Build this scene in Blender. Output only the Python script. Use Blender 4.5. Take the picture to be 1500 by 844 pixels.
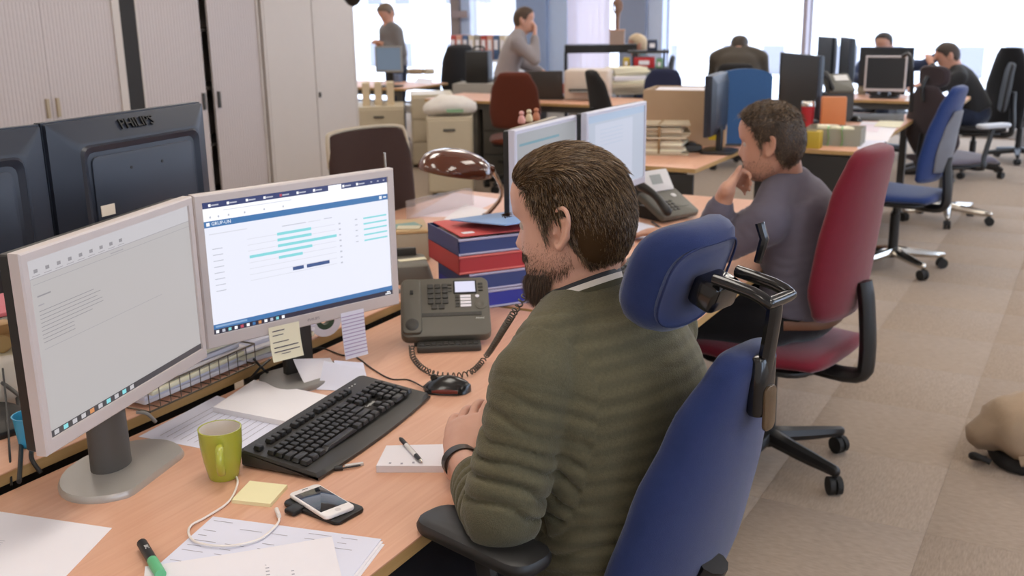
import bpy, bmesh, math, random
import numpy as np
from mathutils import Vector, Matrix, noise
random.seed(7); np.random.seed(7)
for o in list(bpy.data.objects): bpy.data.objects.remove(o)
S = bpy.context.scene; COL = S.collection
# ---------------------------------------------------------------- camera
F = 1534.3; EYE = np.array([0., 0., 1.608])
def pd(x, y):
    v = np.array([x-750., -(y-422.), -F]); return v/np.linalg.norm(v)
_up = -pd(840, 6000); _row = pd(1639, 0); _row = _row - _up*_row.dot(_up); _row /= np.linalg.norm(_row)
RC = np.array([np.cross(_row, _up), _row, _up])       # camera frame -> world (Y runs along the desk rows)
cam_d = bpy.data.cameras.new('camera'); cam = bpy.data.objects.new('camera', cam_d); COL.objects.link(cam)
cam.matrix_world = Matrix([[*RC[0], EYE[0]], [*RC[1], EYE[1]], [*RC[2], EYE[2]], [0, 0, 0, 1]])
cam_d.sensor_width = 36; cam_d.lens = F/1500*36; cam_d.clip_start = .05; cam_d.clip_end = 200
cam_d.dof.use_dof = True; cam_d.dof.focus_distance = 1.75; cam_d.dof.aperture_fstop = 6.3
S.camera = cam
# ---------------------------------------------------------------- light
S.view_settings.view_transform = 'Standard'; S.view_settings.look = 'None'
S.view_settings.gamma = 1; S.view_settings.use_curve_mapping = False
S.view_settings.exposure = 0.2
LAMP_STRENGTH = 6.8
w = bpy.data.worlds.new('overcast_sky'); S.world = w; w.use_nodes = True
bg = w.node_tree.nodes['Background']; bg.inputs[0].default_value = (.80, .89, 1, 1); bg.inputs[1].default_value = 4.5
# ---------------------------------------------------------------- pixel helpers
def P(x, y, z):            # point on the horizontal plane z seen at pixel x, y
    d = RC@pd(x, y); t = (z-EYE[2])/d[2]; return Vector(EYE+t*d)
def PX(x, y, X): d = RC@pd(x, y); return Vector(EYE+d*(X/d[0]))
def PY(x, y, Y): d = RC@pd(x, y); return Vector(EYE+d*(Y/d[1]))
def PD(x, y, D): return Vector(EYE+D*(RC@pd(x, y)))
# ---------------------------------------------------------------- materials
def lin(h):
    h = h.lstrip('#'); c = [int(h[i:i+2], 16)/255 for i in (0, 2, 4)]
    return tuple(a/12.92 if a <= .04045 else ((a+.055)/1.055)**2.4 for a in c)+(1,)
MATS = {}
def mat(name, col='#808080', rough=.5, metal=0, var=.06, scale=14, bump=0, bscale=200, spec=.5, sheen=0, emit=0, coat=0, stretch=(1, 1, 1), trans=0):
    if name in MATS: return MATS[name]
    m = bpy.data.materials.new(name); m.use_nodes = True; MATS[name] = m
    nt = m.node_tree; N = nt.nodes; L = nt.links; b = N['Principled BSDF']
    c = lin(col) if isinstance(col, str) else col
    tc = N.new('ShaderNodeTexCoord'); mp = N.new('ShaderNodeMapping'); mp.inputs['Scale'].default_value = stretch
    L.new(tc.outputs['Object'], mp.inputs[0])
    nz = N.new('ShaderNodeTexNoise'); nz.inputs['Scale'].default_value = scale; nz.inputs['Detail'].default_value = 4
    L.new(mp.outputs[0], nz.inputs['Vector'])
    mx = N.new('ShaderNodeMix'); mx.data_type = 'RGBA'
    mx.inputs[6].default_value = tuple(min(1, a*(1-var)) for a in c[:3])+(1,)
    mx.inputs[7].default_value = tuple(min(1, a*(1+var)) for a in c[:3])+(1,)
    L.new(nz.outputs[0], mx.inputs[0]); L.new(mx.outputs[2], b.inputs['Base Color'])
    b.inputs['Roughness'].default_value = rough; b.inputs['Metallic'].default_value = metal
    b.inputs['Specular IOR Level'].default_value = spec
    if sheen: b.inputs['Sheen Weight'].default_value = sheen; b.inputs['Sheen Roughness'].default_value = .4
    if coat: b.inputs['Coat Weight'].default_value = coat; b.inputs['Coat Roughness'].default_value = .08
    if trans: b.inputs['Transmission Weight'].default_value = trans
    if emit: b.inputs['Emission Color'].default_value = c; b.inputs['Emission Strength'].default_value = emit
    if bump:
        n2 = N.new('ShaderNodeTexNoise'); n2.inputs['Scale'].default_value = bscale; n2.inputs['Detail'].default_value = 3
        L.new(mp.outputs[0], n2.inputs['Vector'])
        bp = N.new('ShaderNodeBump'); bp.inputs['Strength'].default_value = bump; bp.inputs['Distance'].default_value = .002
        L.new(n2.outputs[0], bp.inputs['Height']); L.new(bp.outputs[0], b.inputs['Normal'])
    return m
def wood(name, c1, c2, rough=.42):
    m = mat(name, c1, rough, var=0, bump=.05, bscale=60, stretch=(9, .5, 9))
    nt = m.node_tree; N = nt.nodes; L = nt.links
    mx = [n for n in N if n.type == 'MIX'][0]; nz = [n for n in N if n.type == 'TEX_NOISE'][0]
    nz.inputs['Scale'].default_value = 9; nz.inputs['Detail'].default_value = 6; nz.inputs['Distortion'].default_value = .6
    mx.inputs[6].default_value = lin(c1); mx.inputs[7].default_value = lin(c2)
    r = N.new('ShaderNodeMapRange'); r.inputs[1].default_value = .3; r.inputs[2].default_value = .7
    L.new(nz.outputs[0], r.inputs[0]); L.new(r.outputs[0], mx.inputs[0]); return m
def fabric(name, c, var=.1, sheen=.25): return mat(name, c, .85, var=var, scale=60, bump=.5, bscale=900, spec=.2, sheen=sheen)
def clear(name, tint='#ffffff', amount=.93, rough=.02):
    if name in MATS: return MATS[name]
    m = bpy.data.materials.new(name); m.use_nodes = True; MATS[name] = m
    N = m.node_tree.nodes; L = m.node_tree.links; N.remove(N['Principled BSDF'])
    t = N.new('ShaderNodeBsdfTransparent'); t.inputs[0].default_value = lin(tint)
    g = N.new('ShaderNodeBsdfPrincipled'); g.inputs['Roughness'].default_value = rough; g.inputs['Base Color'].default_value = lin(tint)
    x = N.new('ShaderNodeMixShader'); x.inputs[0].default_value = 1-amount
    L.new(t.outputs[0], x.inputs[1]); L.new(g.outputs[0], x.inputs[2]); L.new(x.outputs[0], N['Material Output'].inputs[0]); return m
def glow(name, c, s=1.0):
    if name in MATS: return MATS[name]
    m = mat(name, c, .35, var=0, emit=s); b = m.node_tree.nodes['Principled BSDF']
    for l in list(b.inputs['Base Color'].links): m.node_tree.links.remove(l)
    b.inputs['Base Color'].default_value = (.02, .02, .02, 1); return m
# ---------------------------------------------------------------- mesh builder
class MB:
    def __init__(s, M=None): s.v = []; s.f = []; s.mi = []; s.M = M; s.k = 0
    def add(s, vs, fs):
        o = len(s.v)
        for p in vs:
            p = Vector(p); s.v.append(s.M@p if s.M else p)
        for f in fs: s.f.append([o+i for i in f]); s.mi.append(s.k)
        return s
    def box(s, c, d, rz=0, rx=0, ry=0):
        m = Matrix.Rotation(rz, 3, 'Z')@Matrix.Rotation(ry, 3, 'Y')@Matrix.Rotation(rx, 3, 'X'); c = Vector(c)
        vs = [c+m@Vector((x*d[0]/2, y*d[1]/2, z*d[2]/2)) for x in (-1, 1) for y in (-1, 1) for z in (-1, 1)]
        return s.add(vs, [(0, 1, 3, 2), (4, 6, 7, 5), (0, 4, 5, 1), (2, 3, 7, 6), (0, 2, 6, 4), (1, 5, 7, 3)])
    def b2(s, a, b): # box by two corners
        return s.box([(a[i]+b[i])/2 for i in range(3)], [abs(b[i]-a[i]) for i in range(3)])
    def loft(s, rings, cap=True, closed=True):
        n = len(rings[0]); vs = [p for r in rings for p in r]; fs = []
        for i in range(len(rings)-1):
            for j in range(n if closed else n-1):
                k = (j+1) % n; fs.append((i*n+j, i*n+k, (i+1)*n+k, (i+1)*n+j))
        if cap: fs.append(tuple(range(n-1, -1, -1))); fs.append(tuple(range((len(rings)-1)*n, len(rings)*n)))
        return s.add(vs, fs)
    def tube(s, pts, r, n=10, sub=0, cap=True, side=None, ry=None, dome=False):
        pts = [Vector(p) for p in pts]; rr = list(r) if hasattr(r, '__len__') else [r]*len(pts)
        r2 = list(ry) if ry is not None and hasattr(ry, '__len__') else ([ry]*len(pts) if ry is not None else rr)
        if sub: pts, rr, r2 = catmull(pts, rr, r2, sub)
        if dome:
            a = (pts[0]-pts[1]).normalized(); b = (pts[-1]-pts[-2]).normalized()
            for q, z in ((.55, .8), (.9, .4)):
                pts = [pts[0]+a*0 + a*(rr[0]*0)]+pts[1:] if False else pts
            A = [pts[0]+a*min(rr[0], r2[0])*.95, pts[0]+a*min(rr[0], r2[0])*.7]; B = [pts[-1]+b*min(rr[-1], r2[-1])*.7, pts[-1]+b*min(rr[-1], r2[-1])*.95]
            rr = [rr[0]*.25, rr[0]*.7]+rr+[rr[-1]*.7, rr[-1]*.25]; r2 = [r2[0]*.25, r2[0]*.7]+r2+[r2[-1]*.7, r2[-1]*.25]
            pts = A+pts+B
        t = (pts[1]-pts[0]).normalized()
        u = Vector(side) if side is not None else (Vector((0, 0, 1)) if abs(t.z) < .9 else Vector((1, 0, 0)))
        rings = []
        for i, p in enumerate(pts):
            t = (pts[min(i+1, len(pts)-1)]-pts[max(i-1, 0)]).normalized()
            u = (u-t*u.dot(t)).normalized(); w_ = t.cross(u)
            rings.append([p+u*math.cos(a)*rr[i]+w_*math.sin(a)*r2[i] for a in [2*math.pi*j/n for j in range(n)]])
        return s.loft(rings, cap)
    def cyl(s, a, b, r0, r1=None, n=20): return s.tube([a, b], [r0, r0 if r1 is None else r1], n)
    def lathe(s, prof, n=28, c=(0, 0, 0), cap=True):
        c = Vector(c)
        return s.loft([[c+Vector((r*math.cos(2*math.pi*j/n), r*math.sin(2*math.pi*j/n), z)) for j in range(n)] for r, z in prof], cap)
    def ball(s, c, r, n=16, m=10):
        r = (r, r, r) if not hasattr(r, '__len__') else r; c = Vector(c); rings = []
        for i in range(1, m):
            a = -math.pi/2+math.pi*i/m
            rings.append([c+Vector((r[0]*math.cos(a)*math.cos(2*math.pi*j/n), r[1]*math.cos(a)*math.sin(2*math.pi*j/n), r[2]*math.sin(a))) for j in range(n)])
        return s.loft(rings)
    def rbox(s, c, d, r=.01, bev=.002, seg=4, top=None):   # rounded outline in xy, bevelled top and bottom; top = size factor of the upper face
        c = Vector(c); hz = d[2]/2; bev = min(bev, hz*.98)
        def ring(ins, z, k=1.0):
            a = (d[0]/2-ins)*k; b = (d[1]/2-ins)*k; q = max(.0003, min(r-ins*.5, a*.99, b*.99)); o = []
            for sx, sy, t0 in ((1, 1, 0), (-1, 1, 90), (-1, -1, 180), (1, -1, 270)):
                for i in range(seg+1):
                    t = math.radians(t0+90*i/seg); o.append(c+Vector((sx*(a-q)+q*math.cos(t), sy*(b-q)+q*math.sin(t), z)))
            return o
        k = 1 if top is None else top
        return s.loft([ring(bev, -hz), ring(bev*.3, -hz+bev*.3), ring(0, -hz+bev), ring(0, hz-bev, k), ring(bev*.3, hz-bev*.3, k), ring(bev, hz, k)])
    def prism(s, out, z0, z1): return s.loft([[Vector((x, y, z0)) for x, y in out], [Vector((x, y, z1)) for x, y in out]])
    def quad(s, a, b, c, d): return s.add([a, b, c, d], [(0, 1, 2, 3)])
    def mesh(s, name, mats, smooth=40):
        me = bpy.data.meshes.new(name); me.from_pydata([tuple(p) for p in s.v], [], s.f); me.validate()
        for m in (mats if isinstance(mats, (list, tuple)) else [mats]): me.materials.append(m)
        if len(me.polygons) == len(s.mi) and any(s.mi): me.polygons.foreach_set('material_index', s.mi)
        bm = bmesh.new(); bm.from_mesh(me); bmesh.ops.recalc_face_normals(bm, faces=bm.faces); bm.to_mesh(me); bm.free()
        if smooth:
            me.polygons.foreach_set('use_smooth', [True]*len(me.polygons)); me.set_sharp_from_angle(angle=math.radians(smooth))
        me.update(); return me
    def build(s, name, mats, parent=None, loc=None, rot=None, smooth=40, label=None, bevel=0):
        o = bpy.data.objects.new(name, s.mesh(name, mats, smooth)); COL.objects.link(o)
        if parent: o.parent = parent
        if loc is not None: o.location = loc
        if rot is not None: o.rotation_euler = rot
        if label: o['label'] = label
        if bevel:
            b = o.modifiers.new('edge', 'BEVEL'); b.width = bevel; b.segments = 2; b.limit_method = 'ANGLE'
        return o
def catmull(pts, r, r2, sub):
    P_ = []; A = []; B = []; n = len(pts)
    for i in range(n-1):
        p0, p1, p2, p3 = pts[max(i-1, 0)], pts[i], pts[i+1], pts[min(i+2, n-1)]
        for k in range(sub):
            t = k/sub; P_.append(.5*((2*p1)+(p2-p0)*t+(2*p0-5*p1+4*p2-p3)*t*t+(3*p1-p0-3*p2+p3)*t**3))
            h = t*t*(3-2*t); A.append(r[i]+(r[i+1]-r[i])*h); B.append(r2[i]+(r2[i+1]-r2[i])*h)
    P_.append(pts[-1]); A.append(r[-1]); B.append(r2[-1]); return P_, A, B
def tag(o, label, cat, group=None):
    o['label'] = label; o['category'] = cat
    if group: o['group'] = group
    return o
def thing(name, label, cat, loc=(0, 0, 0), rz=0, group=None):
    o = bpy.data.objects.new(name, None); COL.objects.link(o); o.location = loc; o.rotation_euler = (0, 0, rz); o.empty_display_size = .05
    return tag(o, label, cat, group)
def copy_tree(o, parent=None):
    c = o.copy(); COL.objects.link(c)
    if parent: c.parent = parent
    for ch in list(o.children): copy_tree(ch, c)
    return c
def struct(o): o['kind'] = 'structure'; return o
def text_mesh(name, body, size, m, parent, loc, rot, ext=.0004, align='CENTER', label=None):
    cu = bpy.data.curves.new('lettering', 'FONT'); cu.body = body; cu.size = size; cu.extrude = ext; cu.align_x = align; cu.align_y = 'CENTER'; cu.resolution_u = 2
    t = bpy.data.objects.new('lettering', cu); COL.objects.link(t); bpy.context.view_layer.update()
    me = bpy.data.meshes.new_from_object(t.evaluated_get(bpy.context.evaluated_depsgraph_get())); bpy.data.objects.remove(t)
    me.materials.clear(); me.materials.append(m)
    o = bpy.data.objects.new(name, me); COL.objects.link(o); o.parent = parent; o.location = loc; o.rotation_euler = rot
    if label: o['label'] = label
    return o
R_ = math.radians
# shared materials
WOOD = wood('beech_laminate', '#d49f83', '#deae91'); EDGE = wood('beech_edge', '#a98552', '#b8935f', .5)
CREAM = mat('cream_paint', '#c9bbae', .5, var=.03); BEIGE = mat('beige_metal', '#c2b59c', .45, var=.03)
BLACK = mat('black_plastic', '#1d1c1c', .42, var=.12); CHAR = mat('charcoal_plastic', '#3a3835', .5, var=.08); RUBBER = mat('rubber', '#1a1918', .7)
GREYP = mat('grey_plastic', '#8f8c88', .45); SILVER = mat('silver_plastic', '#c3bab8', .38, var=.02, spec=.5); CHROME = mat('chrome', '#d8d4cc', .16, metal=1, var=.02)
PAPER = mat('white_paper', '#e9e5ea', .8, var=.02, spec=.2); PAPER2 = mat('lilac_paper', '#dedfee', .8, var=.02, spec=.2); CREAMP = mat('cream_paper', '#e8e2c8', .8, var=.02, spec=.2)
INK = mat('ink', '#55525c', .8, var=0); PRINT = mat('faint_print', '#a3a0ab', .8, var=0); DARKPANEL = mat('dark_laminate', '#2c2926', .6); DARKGREY = mat('dark_grey_metal', '#4b4844', .5)
SKIN_OFF = None
# ---------------------------------------------------------------- setting
YW = 13.2; XL = -11.0; XR = 3.4; YB = -2.6; ZC = 2.75
fl = struct(MB().b2((XL, YB, -.12), (XR, YW+.3, -.006)).build('floor', mat('floor_screed', '#857a6e', .95)))
CARPET = mat('carpet', '#a08f7f', .95, var=.34, scale=42, bump=.8, bscale=60, spec=.1, sheen=.1, stretch=(5, .8, 5))
_n = CARPET.node_tree; oi = _n.nodes.new('ShaderNodeObjectInfo'); mp_ = [n for n in _n.nodes if n.type == 'MAPPING'][0]
vm = _n.nodes.new('ShaderNodeVectorMath'); vm.operation = 'MULTIPLY'; vm.inputs[1].default_value = (1, 1, 1)
cx_ = _n.nodes.new('ShaderNodeCombineXYZ'); mu_ = _n.nodes.new('ShaderNodeMath'); mu_.operation = 'MULTIPLY'; mu_.inputs[1].default_value = 37
_n.links.new(oi.outputs['Random'], mu_.inputs[0]); _n.links.new(mu_.outputs[0], cx_.inputs[0]); _n.links.new(mu_.outputs[0], cx_.inputs[1]); _n.links.new(cx_.outputs[0], mp_.inputs['Location'])
T = .52; tm = MB().rbox((0, 0, 0), (T-.0006, T-.0006, .012), .001, .0006, 1).mesh('carpet_tile', CARPET, 40)
ix = 0
for i in range(-4, 5):
    for j in range(3, 17):
        X = -.33-T/2+i*T; Y = 3.16+T/2+(j-6)*T
        if X+T/2 > XR or X < -2.2: continue
        # only the aisle tiles that the view reaches are laid one by one
        o = bpy.data.objects.new('carpet_tile', tm); COL.objects.link(o); o.parent = fl; o.location = (X, Y, -.006); o.rotation_euler = (0, 0, R_(90)*((i+j) % 2))
        ix += 1
fc = MB()
x0, x1, y0, y1 = -.33-T+(-3)*T, -.33+4*T, 3.16+(3-6)*T, 3.16+(17-6)*T
fc.b2((XL, YB, -.006), (x0, YW, 0)); fc.b2((x1, YB, -.006), (XR, YW, 0)); fc.b2((x0, YB, -.006), (x1, y0, 0)); fc.b2((x0, y1, -.006), (x1, YW, 0))
fc.build('carpet', mat('carpet_far', '#9d8d7e', .95, var=.15, scale=30, bump=.5, bscale=300, spec=.1), fl)
WALL = mat('wall_paint', '#d9d6d2', .8, var=.02)
ceil = struct(MB().b2((XL, YB, ZC), (XR, YW+.3, ZC+.1)).build('ceiling', mat('ceiling_white', '#e6e2dc', .9, var=.02)))
struct(MB().b2((XL-.1, YB, 0), (XL, YW+.3, ZC)).build('wall_left', WALL))
struct(MB().b2((XL, YB-.1, 0), (XR, YB, ZC)).build('wall_back', WALL))
# ceiling lamps: recessed fluorescent panels
LM = glow('lamp_diffuser', '#fff6ea', LAMP_STRENGTH); lamp0 = None
for i, X in enumerate((-8.4, -6.0, -3.6, -1.2, 1.2)):
    for j, Y in enumerate((-.9, 1.5, 3.9, 6.3, 8.7, 11.1)):
        if lamp0 is None:
            lamp0 = thing('ceiling_light', 'recessed fluorescent ceiling panel with white frame', 'ceiling light', (X, Y, ZC), 0, 'fluorescent ceiling panels'); t = lamp0
            f_ = MB()
            for sx, sy, dx, dy in ((0, .61, .66, .04), (0, -.61, .66, .04), (.31, 0, .04, 1.18), (-.31, 0, .04, 1.18)): f_.box((sx, sy, -.012), (dx, dy, .024))
            f_.build('frame', mat('lamp_frame', '#dddddd', .5), t)
            MB().box((0, 0, -.006), (.58, 1.18, .01)).build('diffuser', LM, t)
        else:
            t = copy_tree(lamp0); t.location = (X, Y, ZC)
# window wall: piers, sill wall, head and glazing from pixel positions on the wall plane
def wx(px): return PY(px, 60, YW).x
ww = MB(); SILL = .12; HEAD = 2.5
ww.b2((XL, YW, 0), (XR, YW+.3, SILL)); ww.b2((XL, YW, HEAD), (XR, YW+.3, ZC))
struct(ww.build('wall_far', WALL))
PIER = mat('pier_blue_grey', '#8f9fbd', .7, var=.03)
_pn = [0]
def pier(a, b, m, d=.3, front=0):
    _pn[0] += 1; return struct(MB().b2((a, YW-front, SILL), (b, YW+d, HEAD)).build('trim_%d' % _pn[0], m))
piers = [(wx(762), wx(806)), (wx(912), wx(950))]
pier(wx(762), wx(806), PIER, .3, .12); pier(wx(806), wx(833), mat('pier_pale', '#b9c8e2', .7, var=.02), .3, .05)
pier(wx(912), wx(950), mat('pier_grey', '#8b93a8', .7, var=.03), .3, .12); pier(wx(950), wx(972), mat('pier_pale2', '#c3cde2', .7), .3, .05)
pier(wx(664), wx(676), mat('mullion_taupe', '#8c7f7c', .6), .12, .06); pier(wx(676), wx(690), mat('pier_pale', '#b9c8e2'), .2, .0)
pier(wx(1175.5), wx(1182), mat('mullion_grey', '#a79ca2', .5), .12, .06)
GL = clear('window_glass', '#f4f8ff', .93)
openings = [(XL, wx(664)), (wx(690), wx(762)), (wx(833), wx(912)), (wx(972), wx(1175.5)), (wx(1182), wx(1600)), (wx(1600)+.1, XR)]
FRM = mat('window_frame', '#c9c6cc', .5)
for i, (a, b) in enumerate(openings):
    wo = struct(MB().b2((a, YW+.14, SILL), (b, YW+.146, HEAD)).build('window_%d' % (i+1), GL))
    g = MB(); 
    for c in ((a, a+.025), (b-.025, b)): g.b2((c[0], YW+.12, SILL), (c[1], YW+.17, HEAD))
    g.b2((a, YW+.12, SILL), (b, YW+.17, SILL+.03)); g.b2((a, YW+.12, HEAD-.03), (b, YW+.17, HEAD)); g.build('window_frame', FRM, wo)
    MB().b2((a, YW-.1, SILL-.03), (b, YW+.12, SILL)).build('window_sill', mat('sill', '#d5d0cc', .5), wo)
pier(wx(1600), wx(1600)+.1, MATS['mullion_grey'], .12)
# right-hand wall, out of frame: the same glazing lets the daylight into the aisle
rw = MB(); rw.b2((XR, YB, 0), (XR+.3, YW+.3, .9)); rw.b2((XR, YB, 2.45), (XR+.3, YW+.3, ZC))
for k in range(6): rw.b2((XR, YB+k*3.16-.25, .9), (XR+.3, YB+k*3.16+.25, 2.45))
struct(rw.build('wall_right', WALL))
for k in range(5):
    a, b = YB+k*3.16+.25, YB+(k+1)*3.16-.25
    wo = struct(MB().b2((XR+.14, a, .9), (XR+.146, b, 2.45)).build('window_%d' % (k+7), GL))
    g = MB()
    for c in (a+.02, (a+b)/2, b-.02): g.box((XR+.14, c, 1.675), (.05, .04, 1.55))
    g.box((XR+.14, (a+b)/2, .92), (.05, b-a, .04)); g.box((XR+.14, (a+b)/2, 2.43), (.05, b-a, .04)); g.build('window_frame', FRM, wo)
# sheer curtain and slatted blind at the two middle windows
SHEER = clear('sheer_cloth', '#ffffff', .45, .8)
a, b = openings[1]; cu_ = MB(); n = 60
cu_.loft([[Vector((a+(b-a)*i/n, YW-.03+.018*math.sin(i*1.9), z)) for i in range(n+1)] for z in (SILL+.02, HEAD)], cap=False, closed=False)
tag(cu_.build('sheer_curtain', SHEER), 'white sheer curtain hanging in folds at the window', 'curtain')
a, b = openings[2]; bl = thing('vertical_blind', 'pale vertical slat blind at the window behind the statuette', 'blind', ((a+b)/2, YW-.02, SILL))
sl_ = MB().box((0, 0, .95), (.085, .004, 1.8), rz=.5).mesh('slat', clear('blind_cloth', '#f4eef2', .35, .8))
for i in range(7):
    o = bpy.data.objects.new('slat', sl_); COL.objects.link(o); o.parent = bl; o.location = (-.36+.09*i, 0, 0)
MB().box((0, 0, 1.87), (b-a, .05, .04)).build('rail', FRM, bl)
# pale office block across the street
ob = thing('office_block', 'pale office block across the street seen through the windows', 'building', (-4, 38, -9))
bw = MB(); bw.b2((-32, 0, 0), (24, 8, 30)); bw.build('wall', mat('facade_pale', '#e6e3e2', .9, var=.03), ob)
wm = MB().box((0, -.02, 0), (.75, .08, 1.0)).mesh('window', mat('facade_window', '#7f7d84', .5)); sm = MB().box((0, -.1, -.55), (.9, .24, .08)).mesh('window_sill', mat('facade_sill', '#efedec', .8))
for i in range(24):
    for j in range(5):
        o = bpy.data.objects.new('window', wm); COL.objects.link(o); o.parent = ob; o.location = (-28+i*2.0+(-.55 if i % 2 else 0), 0, 2.2+j*2.6+1)
        q = bpy.data.objects.new('window_sill', sm); COL.objects.link(q); q.parent = o
# ---------------------------------------------------------------- furniture builders
def desk(label, x0, x1, y0, y1, z=.74, panel=None, group='beech office desks', ends=False):
    t = thing('office_desk', label, 'desk', ((x0+x1)/2, (y0+y1)/2, 0), 0, group)
    a, b = (x1-x0)/2, (y1-y0)/2; th = .025
    MB().rbox((0, 0, z-th/2+.0006), (2*a-.004, 2*b-.004, th-.0012), .012, .0012).build('tabletop', WOOD, t)
    e = MB(); n = len(MB().rbox((0, 0, 0), (2*a, 2*b, th), .012, .001).v)//6
    e.loft([[v+Vector((0, 0, 0)) for v in MB().rbox((0, 0, z-th/2), (2*a, 2*b, th), .012, .0015).v[k*n:(k+1)*n]] for k in (2, 3)], cap=False)
    e.build('edge_band', EDGE, t)
    for sx in (-1, 1):
        for sy in (-1, 1):
            l = MB(); l.box((sx*(a-.1), sy*(b-.06), (z-th)/2), (.05, .05, z-th-.001)); l.box((sx*(a-.1), sy*(b-.06), .01), (.08, .08, .02)); l.build('leg', DARKGREY, t, bevel=.004)
    for sy in (-1, 1): MB().box((0, sy*(b-.06), z-th-.03), (2*a-.25, .04, .05)).build('crossbar', DARKGREY, t)
    if ends: MB().box((0, -b+.012, (z-th)/2), (2*a-.03, .02, z-th-.02)).build('end_panel', DARKPANEL, t)
    if panel: MB().box((panel*(a-.04), 0, z-.3), (.018, 2*b-.2, .5)).build('modesty_panel', DARKPANEL, t)
    return t
def pedestal(label, loc, rz, w=.42, d=.55, h=.6, m=None, n=3, group=None, hm=None):
    m = m or BEIGE; t = thing('drawer_pedestal', label, 'drawers', loc, rz, group)
    MB().box((0, 0, h/2+.015), (w, d, h-.03)).build('body', m, t, bevel=.004)
    for k in range(n):
        hh = (h-.06)/n; z = .04+hh*k+hh/2
        dr = MB().box((0, -d/2-.008, z), (w-.02, .016, hh-.012)).build('drawer', m, t, bevel=.003)
        MB().box((0, -d/2-.02, z+hh*.22), (.1, .012, .02)).build('handle', hm or DARKGREY, dr)
    for sx in (-1, 1):
        for sy in (-1, 1): MB().cyl((sx*(w/2-.05), sy*(d/2-.05), 0), (sx*(w/2-.05), sy*(d/2-.05), .032), .02, n=10).build('foot', RUBBER, t)
    return t
def rects_mesh(name, W, Hh, items, parent, y, z0=0, tilt=None, base=None, x0=0):
    """flat print: rectangles (u0,v0,u1,v1,material) on a plane facing -Y; u,v in 0..1 from top left"""
    mats = []; b = MB()
    def put(u0, v0, u1, v1, m, lift):
        if m not in mats: mats.append(m)
        b.k = mats.index(m); p = lambda u, v: Vector((x0+(u-.5)*W, y-lift, z0+(.5-v)*Hh))
        b.quad(p(u0, v0), p(u0, v1), p(u1, v1), p(u1, v0))
    if base: put(0, 0, 1, 1, base, 0)
    for i, it in enumerate(items): put(*it, .0003+.00002*i)
    me = bpy.data.meshes.new(name); me.from_pydata([tuple(q) for q in b.v], [], b.f)
    for m in mats: me.materials.append(m)
    me.polygons.foreach_set('material_index', b.mi)
    o = bpy.data.objects.new(name, me); COL.objects.link(o); o.parent = parent; return o
def frame_ring(mb, W, H, bw, y0, y1, zc, bwb=None):
    bwb = bwb or bw
    def R4(x, zt, zb, y): return [Vector((-x, y, zb)), Vector((x, y, zb)), Vector((x, y, zt)), Vector((-x, y, zt))]
    o = R4(W/2, zc+H/2, zc-H/2, y1); c = R4(W/2, zc+H/2, zc-H/2, y0+.003); d = R4(W/2-.003, zc+H/2-.003, zc-H/2+.003, y0)
    e = R4(W/2-bw+.001, zc+H/2-bw+.001, zc-H/2+bwb-.001, y0); f = R4(W/2-bw, zc+H/2-bw, zc-H/2+bwb, y0+.005); g = R4(W/2-bw, zc+H/2-bw, zc-H/2+bwb, y1)
    mb.loft([o, c, d, e, f, g, o], cap=False)
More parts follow.
